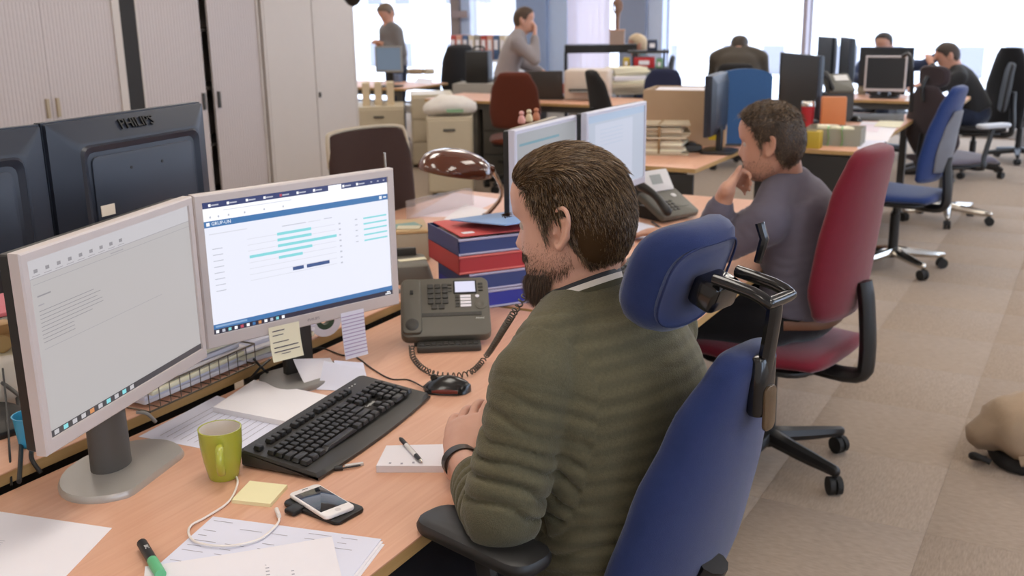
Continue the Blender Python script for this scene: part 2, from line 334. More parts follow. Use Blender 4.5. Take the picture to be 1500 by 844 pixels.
def monitor(label, pos, yaw, W=.51, H=.34, deskz=.74, bezel=None, shell=None, screen=None, base_items=None, stand='slab', tilt=0, group=None, bw=.016, bwb=.024, back='plain', base_col=None, depth=.05):
    """screen faces local -Y; pos = centre of the screen face, yaw = heading of its normal in degrees"""
    bezel = bezel or SILVER; shell = shell or BLACK; bc = base_col or bezel
    t = thing('computer_monitor', label, 'monitor', (pos[0], pos[1], deskz), R_(yaw+90), group)
    zc = pos[2]-deskz
    f = MB(); frame_ring(f, W, H, bw, 0, .022, zc, bwb); fo = f.build('bezel', bezel, t, smooth=20)
    s = MB(); hw, hh = W/2-.003, H/2-.003
    def rg(w_, h_, y, r=.02):
        o = []
        for sx, sz, a0 in ((1, 1, 0), (-1, 1, 90), (-1, -1, 180), (1, -1, 270)):
            for i in range(4):
                a = R_(a0+30*i); o.append(Vector((sx*(w_-r)+r*math.cos(a), y, zc+sz*(h_-r)+r*math.sin(a))))
        return o
    if back == 'panel':   # chamfered rim, raised body, recessed plate
        s.loft([rg(hw, hh, .02, .004), rg(hw, hh, .032, .004), rg(hw-.05, hh-.045, .058, .02), rg(hw-.056, hh-.05, .06, .02)])
        so = s.build('back_shell', shell, t, smooth=25)
        g = MB(); A = rg(hw-.075, hh-.07, .0601, .018); B = rg(hw-.08, hh-.075, .0685, .016); C = rg(hw-.088, hh-.083, .069, .014)
        g.loft([rg(hw-.058, hh-.053, .060, .02), rg(hw-.062, hh-.057, .067, .02), A], cap=False)
        g.build('rim', shell, t, smooth=25)
        MB().loft([rg(hw-.085, hh-.08, .058, .015), rg(hw-.085, hh-.08, .064, .015), rg(hw-.088, hh-.083, .0655, .014)]).build('back_plate', mat('monitor_back_plate', '#2e3440', .45), t, smooth=25)
        for sx in (-.05, .05):
            for sz in (-.05, .05): MB().cyl((sx, .064, zc+sz), (sx, .067, zc+sz), .0035, n=8).build('screw_hole', RUBBER, t)
    else:
        s.loft([rg(hw, hh, .018, .004), rg(hw, hh, .042, .008), rg(hw*.8, hh*.8, depth+.008, .02), rg(hw*.76, hh*.76, depth+.012, .02)]); s.build('back_shell', shell, t, smooth=25)
    rects_mesh('screen', W-2*bw, H-bw-bwb, base_items or [], t, .004, zc+(bwb-bw)/2, base=screen or glow('screen_off', '#0b0d12', .0))
    if tilt:
        for o in list(t.children): o.rotation_euler = (R_(-tilt), 0, 0); z = zc; o.location = (0, -math.sin(R_(tilt))*0, 0)
    bottom = zc-H/2
    if stand == 'oval':
        n = MB(); n.tube([(0, .075, .006), (0, .075, zc*.55), (0, .072, zc)], [.045, .043, .04], 24, ry=[.034, .032, .028], side=(1, 0, 0)); n.build('stand_neck', mat('neck_grey', '#4f4b47', .5), t)
        b = MB(); out = []
        for i in range(40):
            a = 2*math.pi*i/40; x = .135*math.cos(a); y = .105*math.sin(a); out.append((x, max(y, -.078)))
        b.loft([[Vector((x, y+.05, 0)) for x, y in out], [Vector((x, y+.05, .007)) for x, y in out], [Vector((x*.97, y*.97+.05, .013)) for x, y in out]]); b.build('stand_base', bc, t)
    elif stand == 'slab':
        n = MB(); n.tube([(0, .02, .012), (0, .062, .02), (0, .068, .06), (0, .07, zc)], [.042, .042, .042, .042], 4, ry=[.008]*4, side=(1, 0, .0)); 
        MB().box((0, .07, zc/2), (.075, .022, zc)).build('stand_neck', CHAR, t, bevel=.005)
        MB().rbox((0, .04, .007), (.20, .16, .014), .05, .004).build('stand_base', bc if base_col else CHAR, t)
    else:
        zn = zc-H/2+.05; MB().box((0, .05, zn/2), (.06, .03, zn)).build('stand_neck', BLACK, t, bevel=.004)
        MB().rbox((0, .05, .008), (.24, .2, .016), .06, .004).build('stand_base', BLACK, t)
    return t
def caster_base(t, n=5, r=.3, hub=.09, m=None, a0=0, cr=.031, leg_h=.082):
    m = m or BLACK
    for k in range(n):
        a = a0+2*math.pi*k/n; c, s = math.cos(a), math.sin(a)
        l = MB(); l.tube([(c*.02, s*.02, hub+.02), (c*r*.5, s*r*.5, hub+.005), (c*r, s*r, leg_h)], [.03, .027, .02], 8, sub=3, ry=[.036, .028, .018], dome=True)
        lo = l.build('leg', m, t)
        cs = MB(); q = random.random()*6; dx, dy = math.cos(q), math.sin(q); cx, cy = c*r, s*r
        for s2 in (-1, 1):
            o2 = Vector((cx-dy*.013*s2, cy+dx*.013*s2, cr)); ax = Vector((-dy, dx, 0))*.009
            cs.cyl(o2-ax, o2+ax, cr, n=14)
        cs.box((cx, cy, cr+.012), (.03, .03, .03), rz=q); cs.cyl((cx, cy, cr), (cx, cy, leg_h), .007, n=8)
        cs.build('caster', RUBBER, lo)
def cushion(name, path, widths, thicks, m, parent, n=28, e=2.6, bow=0, subs=4):
    """path: (y,z) spine of a pad, widths across x, thickness along the normal; bow curves the sides forward"""
    pts = [Vector((0, y, z)) for y, z in path]
    pts, ws, ts = catmull(pts, list(widths), list(thicks), subs); b = MB(); rings = []
    for i, p in enumerate(pts):
        tg = (pts[min(i+1, len(pts)-1)]-pts[max(i-1, 0)]).normalized(); nr = Vector((1, 0, 0)).cross(tg); r = []
        for j in range(n):
            a = 2*math.pi*j/n; c, s = math.cos(a), math.sin(a)
            x = math.copysign(abs(c)**(2/e), c)*ws[i]/2; q = math.copysign(abs(s)**(2/e), s)*ts[i]/2
            r.append(p+Vector((x, 0, 0))+nr*q+Vector((0, 1, 0))*bow*(abs(x)/(max(ws)/2))**2)
        rings.append(r)
    def shrink(r, k, d):
        c = sum(r, Vector())/len(r); return [c+(q-c)*k+d for q in r]
    d0 = (pts[0]-pts[1]).normalized(); d1 = (pts[-1]-pts[-2]).normalized(); h = min(ts)/2
    rings = [shrink(rings[0], .55, d0*h), shrink(rings[0], .85, d0*h*.72)]+rings+[shrink(rings[-1], .85, d1*h*.72), shrink(rings[-1], .55, d1*h)]
    b.loft(rings); return b.build(name, m, parent, smooth=60)
def office_chair(label, loc, rz, fab, back, seat_z=.48, group=None, base=None, arms=None, headrest=False, cat='chair', fab2=None, a0=.3, seat_w=.48, bar=True, seat_d=.46):
    """faces local +Y; back = (path, widths, thicks)"""
    t = thing('office_chair', label, cat, loc, rz, group); base = base or BLACK
    caster_base(t, m=base, a0=a0)
    c = MB(); c.cyl((0, 0, .075), (0, 0, seat_z-.16), .03, .028); c.cyl((0, 0, seat_z-.18), (0, 0, seat_z-.08), .018); c.build('column', BLACK, t)
    MB().rbox((0, -.02, seat_z-.085), (.2, .26, .05), .03, .01).build('mechanism', BLACK, t)
    cushion('seat', [(-seat_d/2, seat_z-.035), (0, seat_z-.04), (seat_d*.32, seat_z-.035), (seat_d/2, seat_z-.06)], [seat_w*.86, seat_w, seat_w, seat_w*.9], [.06, .07, .07, .05], fab2 or fab, t, bow=.0)
    MB().rbox((0, -.01, seat_z-.075), (seat_w*.85, seat_d*.85, .02), .08, .006).build('seat_shell', BLACK, t)
    cushion('backrest', *back, fab, t, bow=.035)
    if bar:
        y0, z0 = back[0][1]; yb = back[0][0][0]
        MB().tube([(0, -.12, seat_z-.1), (0, yb-.06, seat_z-.1), (0, yb-.09, seat_z-.03), (0, yb-.075, seat_z+.15), (0, y0-.05, z0)], [.036, .036, .036, .034, .03], 10, sub=4, ry=[.026]*5, side=(1, 0, 0)).build('back_bar', BLACK, t)
    if arms:
        for s in (-1, 1):
            ax, ay, az, al = arms; x = s*ax
            ar = MB(); ar.tube([(s*.12, .0, seat_z-.09), (x, .0, seat_z-.08), (x, 0, seat_z), (x, ay, az-.03)], [.022, .022, .022, .022], 8, sub=3, ry=[.012]*4, side=(0, 1, 0)); ao = ar.build('arm_support', BLACK, t)
            MB().rbox((x, ay, az-.012), (.095, al, .028), .035, .011).build('arm_pad', BLACK, t)
    return t
def sheet(name, label, cat, corners, z, th=.0006, m=None, group=None, lines=None, parent=None, curl=0):
    """a paper lying flat: world corner points (x,y) in order"""
    c = sum((Vector((x, y, 0)) for x, y in corners), Vector())/4; b = MB(); n = 6
    A, B, C, D = [Vector((x, y, 0))-c for x, y in corners]; top = []; vs = []; fs = []
    for i in range(n+1):
        for j in range(n+1):
            u, v = i/n, j/n; p = (A*(1-u)+B*u)*(1-v)+(D*(1-u)+C*u)*v; p = p+Vector((0, 0, th+curl*(u*(1-v))**3)); vs.append(p)
    for i in range(n):
        for j in range(n): fs.append((i*(n+1)+j, (i+1)*(n+1)+j, (i+1)*(n+1)+j+1, i*(n+1)+j+1))
    b.add(vs, fs); b.loft([[A, B, C, D], [q+Vector((0, 0, th)) for q in (A, B, C, D)]], cap=False); b.add([A, B, C, D], [(0, 1, 2, 3)])
    o = b.build(name, m or PAPER, parent, loc=c+Vector((0, 0, z)), smooth=30)
    if label: tag(o, label, cat, group)
    if lines:
        pr = MB()
        for (u0, v0, u1, v1) in lines:
            q = lambda u, v: (A*(1-u)+B*u)*(1-v)+(D*(1-u)+C*u)*v+Vector((0, 0, th+.0004))
            pr.quad(q(u0, v0), q(u1, v0), q(u1, v1), q(u0, v1))
        pr.build('print', PRINT, o)['kind'] = 'stuff'
    return o
def keyboard(label, loc, rz, m=None, keys=True, key_m=None, group=None, L=.455, D=.182):
    t = thing('computer_keyboard', label, 'keyboard', loc, rz, group); m = m or mat('keyboard_body', '#343230', .42, var=.05)
    b = MB(); out = []
    n = 24
    for i in range(n+1): x = -L/2+L*i/n; out.append((x, -D/2-.010*(1-(2*i/n-1)**2)))
    out += [(L/2, D/2-.008), (L/2-.01, D/2), (-L/2+.01, D/2), (-L/2, D/2-.008)]
    zt = lambda y: .014+.022*(y+D/2)/D+(-.008 if y < -D/2+.002 else 0)
    b.loft([[Vector((x*.985, y*.98, .003)) for x, y in out], [Vector((x, y, .008)) for x, y in out], [Vector((x, y, zt(y)-.003)) for x, y in out], [Vector((x*.985, y*.95 if y > 0 else y*.93, zt(y*.95)+.001)) for x, y in out]])
    bo = b.build('case', m, t, smooth=30)
    for s in (-1, 1): MB().box((s*L*.4, D*.4, .004), (.04, .015, .008)).build('foot', RUBBER, t)
    if keys:
        u = .0186; km = key_m or mat('key_black', '#1f1e1e', .35, var=.08); cache = {}
        def key(x, y, w=1, d=1):
            k = (w, d)
            if k not in cache: cache[k] = MB().rbox((0, 0, .004), (u*w-.0022, u*d-.0022, .009), .002, .0018, 2, top=.84).mesh('key', km, 30)
            o = bpy.data.objects.new('key', cache[k]); COL.objects.link(o); o.parent = t
            o.location = (x, y, zt(y)+.0025); o.rotation_euler = (math.atan2(.022, D), 0, 0)
        xl = -L/2+.012; yb = D/2-.066
        def row(y, ws, x): 
            for w_ in ws:
                key(x+w_*u/2, y, abs(w_)) if w_ > 0 else None; x += abs(w_)*u
        yf = D/2-.034
        row(yf, [1, -1, 1, 1, 1, 1, -.5, 1, 1, 1, 1, -.5, 1, 1, 1, 1], xl)
        row(yb, [1]*13+[2], xl); row(yb-u, [1.5]+[1]*12+[1.5], xl); row(yb-2*u, [1.75]+[1]*11+[2.25], xl); row(yb-3*u, [2.25]+[1]*10+[2.75], xl); row(yb-4*u, [1.25, 1.25, 1.25, 6.25, 1.25, 1.25, 1.25, 1.25], xl)
        xn = xl+15.35*u; row(yf, [1, 1, 1], xn); row(yb, [1, 1, 1], xn); row(yb-u, [1, 1, 1], xn); row(yb-3*u, [-1, 1], xn); row(yb-4*u, [1, 1, 1], xn)
        xp = xn+3.35*u
        row(yb, [1]*4, xp); row(yb-u, [1]*3, xp); row(yb-2*u, [1]*3, xp); row(yb-3*u, [1]*3, xp); row(yb-4*u, [2, 1], xp)
        key(xp+3.5*u, yb-1.5*u, 1, 2); key(xp+3.5*u, yb-3.5*u, 1, 2)
        wt = mat('white_print', '#d8d8d4', .6)
        text_mesh('lettering', 'Logitech', .010, wt, t, (xn+1.5*u, yb-2*u, zt(yb-2*u)+.0016), (math.atan2(.022, D), 0, 0), .0002)
        for i in range(3): MB().rbox((xp+.012+i*.012, D/2-.022, zt(D/2-.022)+.0015), (.004, .003, .001), .001, .0002).build('indicator_light', wt, t)
    return t
def mouse(label, loc, rz, k=1.0, m=None, group=None):
    t = thing('computer_mouse', label, 'mouse', loc, rz, group); b = MB(); rings = []
    for i in range(13):
        v = i/12; y = (-.056+.112*v)*k; w_ = .031*k*(1-abs(2*v-1)**3.2)**.5+.001; h = .037*k*(math.sin(math.pi*(v*.86+.1)))**.7
        r = []
        for j in range(20):
            a = 2*math.pi*j/20; c, s = math.cos(a), math.sin(a); r.append(Vector((w_*c*(1-.1*(s > 0)*s), y, .002+max(0, s)*h*(.55+.45*abs(s)) if s > 0 else .002)))
        rings.append(r)
    b.loft(rings); b.build('shell', m or mat('mouse_black', '#191818', .25, coat=.3), t, smooth=50)
    MB().cyl((-.003*k, .03*k, .0325*k), (.003*k, .03*k, .0325*k), .008*k, n=14).build('scroll_wheel', CHAR, t)
    if not group: MB().box((0, .018*k, .0372*k), (.0012, .05*k, .001)).build('button_gap', RUBBER, t, rot=(R_(-0), 0, 0))
    return t
def cord(name, label, pts, r, m, group=None, cat='cable', sub=6, n=8):
    pts = [Vector(p) for p in pts]; c = pts[0].copy()
    return tag(MB().tube([p-c for p in pts], r, n, sub=sub).build(name, m, loc=c, smooth=60), label, cat, group)
def stack_of_papers(label, loc, rz, w, d, n, cols, th=.012, group=None, name='paper_stack', jitter=.02, cat='papers', part='paper_bundle'):
    t = thing(name, label, cat, loc, rz, group); z = 0
    for i in range(n):
        h = th*random.uniform(.6, 1.4)
        MB().rbox((0, 0, h/2), (w*random.uniform(.9, 1), d*random.uniform(.9, 1), h), .004, .002).build(part, random.choice(cols), t, loc=(random.uniform(-jitter, jitter), random.uniform(-jitter, jitter), z), rot=(0, 0, random.uniform(-.12, .12)*(jitter > .005)))
        z += h
    return t, z
def binder(label, loc, rz, m, h=.32, w=.075, d=.28, group=None):
    t = thing('lever_arch_binder', label, 'binder', loc, rz, group)
    MB().rbox((0, 0, h/2), (w, d, h), .006, .003).build('cover', m, t); MB().box((0, -d/2-.001, h*.62), (w*.7, .002, h*.4)).build('spine_label', PAPER, t)
    MB().cyl((0, -d/2-.002, h*.2), (0, -d/2+.001, h*.2), .011, n=12).build('finger_hole', CHAR, t); return t
def mug(label, loc, rz, m, r=.04, h=.1, inner=None):
    t = thing('mug', label, 'mug', loc, rz); b = MB()
    b.lathe([(r*.66, 0), (r*.70, .003), (r*.86, h*.35), (r*.97, h*.7), (r, h), (r*.94, h), (r*.9, h*.7), (r*.78, h*.3), (r*.6, .008)], 32); b.build('cup', [m], t, smooth=50)
    MB().lathe([(r*.6, .0082), (r*.78, h*.3+.0005), (r*.9-.0004, h*.7), (r*.935, h-.001)], 32, cap=False).build('glaze', inner or PAPER, t)
    MB().tube([(0, -r*.93, h*.78), (0, -r*1.5, h*.8), (0, -r*1.75, h*.55), (0, -r*1.35, h*.3), (0, -r*.85, h*.28)], [.0075]*5, 10, sub=4, ry=[.005]*5, side=(1, 0, 0)).build('handle', m, t); return t
# ---------------------------------------------------------------- people
HZ = [-.122, -.115, -.105, -.092, -.078, -.064, -.05, -.035, -.02, -.005, .01, .025, .04, .055, .07, .085, .098, .108, .115, .118]
HF = [.045, .066, .078, .082, .084, .085, .085, .085, .085, .085, .087, .092, .095, .094, .089, .079, .062, .042, .02, .002]
HB = [.0, -.01, -.02, -.04, -.06, -.075, -.085, -.093, -.098, -.101, -.102, -.101, -.098, -.093, -.085, -.072, -.055, -.036, -.018, -.004]
HW = [.02, .034, .045, .053, .058, .062, .065, .067, .069, .071, .073, .075, .076, .076, .073, .066, .054, .038, .02, .004]
def hsurf(z, th, fat=0.):
    z = np.asarray(z, float); th = np.asarray(th, float)
    yf = np.interp(z, HZ, HF); yb = np.interp(z, HZ, HB); w_ = np.interp(z, HZ, HW)*(1+fat*np.clip((-z+.02)/.08, 0, 1))
    yc = yb+.46*(yf-yb); c = np.cos(th); s = np.sin(th); e = 2/2.25
    x = w_*np.sign(s)*np.abs(s)**e; a = np.where(c > 0, yf-yc, yc-yb); y = yc+a*np.sign(c)*np.abs(c)**e
    fr = (c > 0)
    mid = np.interp(z, [-.122, -.112, -.1, -.083, -.071, -.062, -.054, -.046, -.03], [.002, .008, .008, -.002, .007, .001, .008, .003, 0])
    y = y+np.where(fr, mid*np.exp(-(x/.022)**2), 0)
    nz = np.interp(z, [-.047, -.041, -.036, -.03, -.015, 0, .014], [0, .012, .022, .024, .015, .006, 0]); sg = np.interp(z, [-.04, -.03, 0, .02], [.014, .011, .008, .008])
    y = y+np.where(fr, nz*np.exp(-(x/sg)**2), 0)
    y = y-np.where(fr, .012*np.exp(-((np.abs(x)-.032)/.014)**2-((z-.002)/.010)**2), 0)
    y = y+np.where(fr, .004*np.exp(-((np.abs(x)-.030)/.02)**2-((z-.022)/.007)**2), 0)
    return np.stack([x, y, z], -1)
def head_into(mb, HM, fat=0., ears=True, nz=48, nt=72):
    zs = np.interp(np.linspace(0, 1, nz), [0, .1, .9, 1], [-.122, -.105, .1, .118]); th = np.linspace(0, 2*np.pi, nt, endpoint=False)
    rings = [[HM@Vector(p) for p in hsurf(np.full(nt, z), th, fat)] for z in zs]; mb.loft(rings)
    if ears:
        for s in (-1, 1):
            def E(u, v, o=0): return HM@Vector((s*(.0735+.003+.5*max(u, -.004)+o), -.012-u-.12*v, -.006+v))
            hx = [(-.006, .004), (-.005, .020), (.006, .031), (.02, .028), (.027, .012), (.024, -.008), (.014, -.024), (.004, -.031), (-.004, -.024)]
            mb.tube([E(u, v, .002) for u, v in hx], [.0035, .0042, .0045, .0048, .0045, .0042, .005, .0065, .004], 8, sub=4, dome=True)
            n = 12; mb.tube([E(.011-.012, 0, -.006), E(.012, 0, -.003), E(.024, 0, -.004)], [.02, .025, .02], 14, ry=[.003, .003, .003], side=HM.to_3x3()@Vector((0, 0, 1)))
            mb.tube([E(.004, .018, -.001), E(.014, .008, .001), E(.013, -.01, .001), E(.005, -.02, 0)], .003, 8, sub=4, dome=True)
            mb.ball(E(-.006, -.006, .001), .006, 8, 6)
def hand_into(mb, wr, d, nrm, thumb, curl=(.5, .6, .5), scale=1., spread=.0, thumb_dir=None, thumb_curl=.5):
    """palm + five fingers; d = wrist to knuckles, nrm = back of the hand, thumb = +1/-1 which side along d x nrm the thumb leaves"""
    d = Vector(d).normalized(); nrm = Vector(nrm); nrm = (nrm-d*nrm.dot(d)).normalized(); s = d.cross(nrm)*thumb; wr = Vector(wr); k = scale
    mb.tube([wr-d*.02*k, wr+d*.015*k, wr+d*.055*k, wr+d*.088*k], [.028*k, .034*k, .042*k, .040*k], 16, sub=3, ry=[.021*k, .018*k, .016*k, .012*k], side=s, dome=True)
    mb.ball(wr+d*.035*k+s*.024*k-nrm*.008*k, (.017*k,)*3, 10, 8)
    for i, (off, ln) in enumerate(((.033, .074), (.011, .083), (-.011, .077), (-.032, .060))):
        dd = (d+s*(off*spread*8)).normalized(); p = wr+d*(.085-abs(off-.01)*.12)*k+s*off*k; pts = [p-d*.02*k, p]; ang = 0; q = p
        for c, l in zip(curl, (.45, .31, .26)):
            ang += c*(1+.06*i); v = dd*math.cos(ang)-nrm*math.sin(ang); q = q+v*ln*l*k; pts.append(q)
        mb.tube(pts, [.0088*k, .0092*k, .0084*k, .0078*k, .0062*k], 10, sub=3, dome=True)
    p = wr+d*.022*k+s*.026*k-nrm*.006*k; td = Vector(thumb_dir).normalized() if thumb_dir is not None else (d*.72+s*.62-nrm*.3).normalized()
    p1 = p+td*.04*k; t2 = (td*(1-thumb_curl*.5)+d*.4*thumb_curl-nrm*.3*thumb_curl).normalized(); p2 = p1+t2*.03*k; p3 = p2+(t2+d*.1-nrm*.1*thumb_curl).normalized()*.024*k
    mb.tube([p-td*.012*k, p, p1, p2, p3], [.014*k, .0135*k, .0108*k, .0098*k, .0075*k], 10, sub=3, dome=True)
def remesh(mb, vox, it=3):
    me = bpy.data.meshes.new('tmp'); me.from_pydata([tuple(p) for p in mb.v], [], mb.f)
    bm = bmesh.new(); bm.from_mesh(me); bmesh.ops.recalc_face_normals(bm, faces=bm.faces); bm.to_mesh(me); bm.free()
    o = bpy.data.objects.new('tmp', me); COL.objects.link(o); r = o.modifiers.new('r', 'REMESH'); r.mode = 'VOXEL'; r.voxel_size = vox; r.adaptivity = 0
    bpy.context.view_layer.update(); m2 = bpy.data.meshes.new_from_object(o.evaluated_get(bpy.context.evaluated_depsgraph_get())); bpy.data.objects.remove(o)
    n = len(m2.vertices); co = np.empty(n*3); m2.vertices.foreach_get('co', co); co = co.reshape(-1, 3)
    ed = np.empty(len(m2.edges)*2, int); m2.edges.foreach_get('vertices', ed); ed = ed.reshape(-1, 2)
    dg = np.bincount(ed.ravel(), minlength=n).astype(float)[:, None]
    for _ in range(it):
        acc = np.zeros_like(co)
        for k in range(3): acc[:, k] = np.bincount(ed[:, 0], co[ed[:, 1], k], n)+np.bincount(ed[:, 1], co[ed[:, 0], k], n)
        co = co*.4+.6*acc/np.maximum(dg, 1)
    m2.vertices.foreach_set('co', co.ravel()); m2.update(); return m2, co
def finish(me, name, m, parent=None, loc=None, rz=0):
    me.name = name; me.materials.clear(); me.materials.append(m); me.polygons.foreach_set('use_smooth', [True]*len(me.polygons))
    o = bpy.data.objects.new(name, me); COL.objects.link(o)
    if parent: o.parent = parent
    if loc is not None: o.location = loc; o.rotation_euler = (0, 0, rz)
    return o
def normals(me):
    a = np.empty(len(me.vertices)*3); me.vertices.foreach_get('normal', a); return a.reshape(-1, 3)
def seg_param(co, a, b):
    a = np.array(a); b = np.array(b); d = b-a; L = np.linalg.norm(d); t = np.clip(((co-a)@d)/L**2, 0, 1); return t*L, np.linalg.norm(co-(a+t[:, None]*d), axis=1)
def skin_mat(name, c):
    m = mat(name, c, .5, var=.08, scale=25, bump=.15, bscale=350, spec=.4); b = m.node_tree.nodes['Principled BSDF']
    b.inputs['Subsurface Weight'].default_value = .12; b.inputs['Subsurface Radius'].default_value = (1, .35, .2); b.inputs['Subsurface Scale'].default_value = .006; return m
def strands(name, items, width, mats, parent, seg=3):
    b = MB(); vs = []; fs = []; mi = []
    for (pts, k) in items:
        n = len(pts); t0 = (pts[1]-pts[0]); sd = t0.cross(Vector((random.gauss(0, 1), random.gauss(0, 1), random.gauss(0, 1))))
        if sd.length < 1e-9: continue
        sd.normalize(); o = len(vs)
        for i, p in enumerate(pts):
            w_ = width*(1-.8*i/(n-1)); vs.append(p+sd*w_/2); vs.append(p-sd*w_/2)
        for i in range(n-1): fs.append((o+2*i, o+2*i+1, o+2*i+3, o+2*i+2)); mi.append(k)
    me = bpy.data.meshes.new(name); me.from_pydata([tuple(v) for v in vs], [], fs)
    for m in mats: me.materials.append(m)
    me.polygons.foreach_set('material_index', mi); me.polygons.foreach_set('use_smooth', [True]*len(fs))
    o = bpy.data.objects.new(name, me); COL.objects.link(o); o.parent = parent; return o
def hairline(z, th):
    p = hsurf(z, th); y = p[..., 1]
    lim = np.interp(y, [-.1, -.07, -.045, -.03, -.012, 0, .012, .022, .04, .06, .075, .09], [-.085, -.082, -.07, -.035, .008, .006, -.028, .012, .050, .068, .080, .088])
    return z > lim
def hair(parent, HM, mats, n, ln, dirf, width=.0013, cap=.006, lift=.5, capm=None, mask=hairline, rnd=.25, fat=0.):
    zs = np.linspace(-.09, .1178, 60); th = np.linspace(0, 2*np.pi, 97)[:-1]; g = np.array([hsurf(np.full(96, z), th, fat) for z in zs]); mk = np.array([mask(np.full(96, z), th) for z in zs])
    b = MB(); R3 = HM.to_3x3()
    # cap shell just above the scalp
    c0 = np.array([0, -.005, .0]); idx = {}; vs = []; fs = []
    def vid(i, j):
        if (i, j) not in idx:
            p = g[i, j]; d = p-c0; d /= np.linalg.norm(d); near = mk[max(i-2, 0):i+3, [(j-2) % 96, (j+2) % 96, j]].mean(); vs.append(HM@Vector(p+d*(.0008+cap*near**2))); idx[(i, j)] = len(vs)-1
        return idx[(i, j)]
    for i in range(len(zs)-1):
        for j in range(96):
            k = (j+1) % 96
            if mk[i, j] and mk[i+1, j] and mk[i, k] and mk[i+1, k]: fs.append((vid(i, j), vid(i, k), vid(i+1, k), vid(i+1, j)))
    top = [vid(len(zs)-1, j) for j in range(96)]; fs.append(tuple(top))
    b.add(vs, fs); co = b.build('hair', capm or mats[0], parent, smooth=180)
    items = []; 
    while len(items) < n:
        m = n; z = np.random.uniform(-.09, .117, m); t = np.random.uniform(0, 2*np.pi, m); w_ = np.interp(z, HZ, HW)+.02
        ok = mask(z, t) & (np.random.rand(m) < w_/.1); z = z[ok]; t = t[ok]; p = hsurf(z, t, fat); d = p-c0; d /= np.linalg.norm(d, axis=1)[:, None]
        for q, nn in zip(p, d):
            dv = dirf(q, nn)
            if dv is None: continue
            L = ln(q)*random.uniform(.7, 1.2); dv = Vector(dv)+Vector((random.gauss(0, rnd), random.gauss(0, rnd), random.gauss(0, rnd))); nn = Vector(nn); dv = dv-nn*dv.dot(nn)
            if dv.length > 0: dv.normalize()
            v = (nn*lift+dv).normalized(); a = Vector(q)+nn*cap*.6; p1 = a+v*L*.4; v2 = (dv+nn*lift*.25-Vector((0, 0, .15))).normalized(); p2 = p1+v2*L*.6
            items.append(([HM@a, HM@p1, HM@p2], min(len(mats)-1, random.randrange(len(mats))+(1 if q[2] > .08 and random.random() < .6 else 0))))  # more light strands on the crown: the hair's sheen is put into strand colour
            if len(items) >= n: break
    strands('hair_strands', items, width, mats, co); return co
def beard(parent, HM, mats, n, ln, mask, width=.0011, fat=0., name='beard'):
    items = []; c0 = np.array([0, .0, -.03])
    while len(items) < n:
        z = np.random.uniform(-.122, .03, n); t = np.random.uniform(-2.2, 2.2, n); p = hsurf(z, t, fat); ok = mask(p, z, t) > np.random.rand(n)
        for q in p[ok]:
            d = Vector(q-c0).normalized(); L = ln(q)*random.uniform(.6, 1.2); v = (d*.8+Vector((random.gauss(0, .3), random.gauss(0, .3), -.8+random.gauss(0, .3)))).normalized(); a = Vector(q)-d*.001
            items.append(([HM@a, HM@(a+v*L*.5), HM@(a+v*L*.7+Vector((0, 0, -L*.35)))], random.randrange(len(mats))))
            if len(items) >= n: break
    return strands(name, items, width, mats, parent)
def head_matrix(c, pitch=0, yaw=0, roll=0, k=1.0):
    return Matrix.Translation(Vector(c))@Matrix.Rotation(R_(yaw), 4, 'Z')@Matrix.Rotation(R_(-pitch), 4, 'X')@Matrix.Rotation(R_(roll), 4, 'Y')@Matrix.Scale(k, 4)
def arm(mb, sh, el, wr, r):
    sh, el, wr = Vector(sh), Vector(el), Vector(wr); m1 = sh.lerp(el, .5); m2 = el.lerp(wr, .35)
    mb.ball(sh, r[0]*1.02, 16, 10); mb.tube([sh, m1, el], [r[0], r[1], r[2]], 18, sub=4, dome=True); mb.ball(el, r[2]*1.0, 16, 10); mb.tube([el, m2, wr], [r[2], r[3], r[4]], 18, sub=4, dome=True)
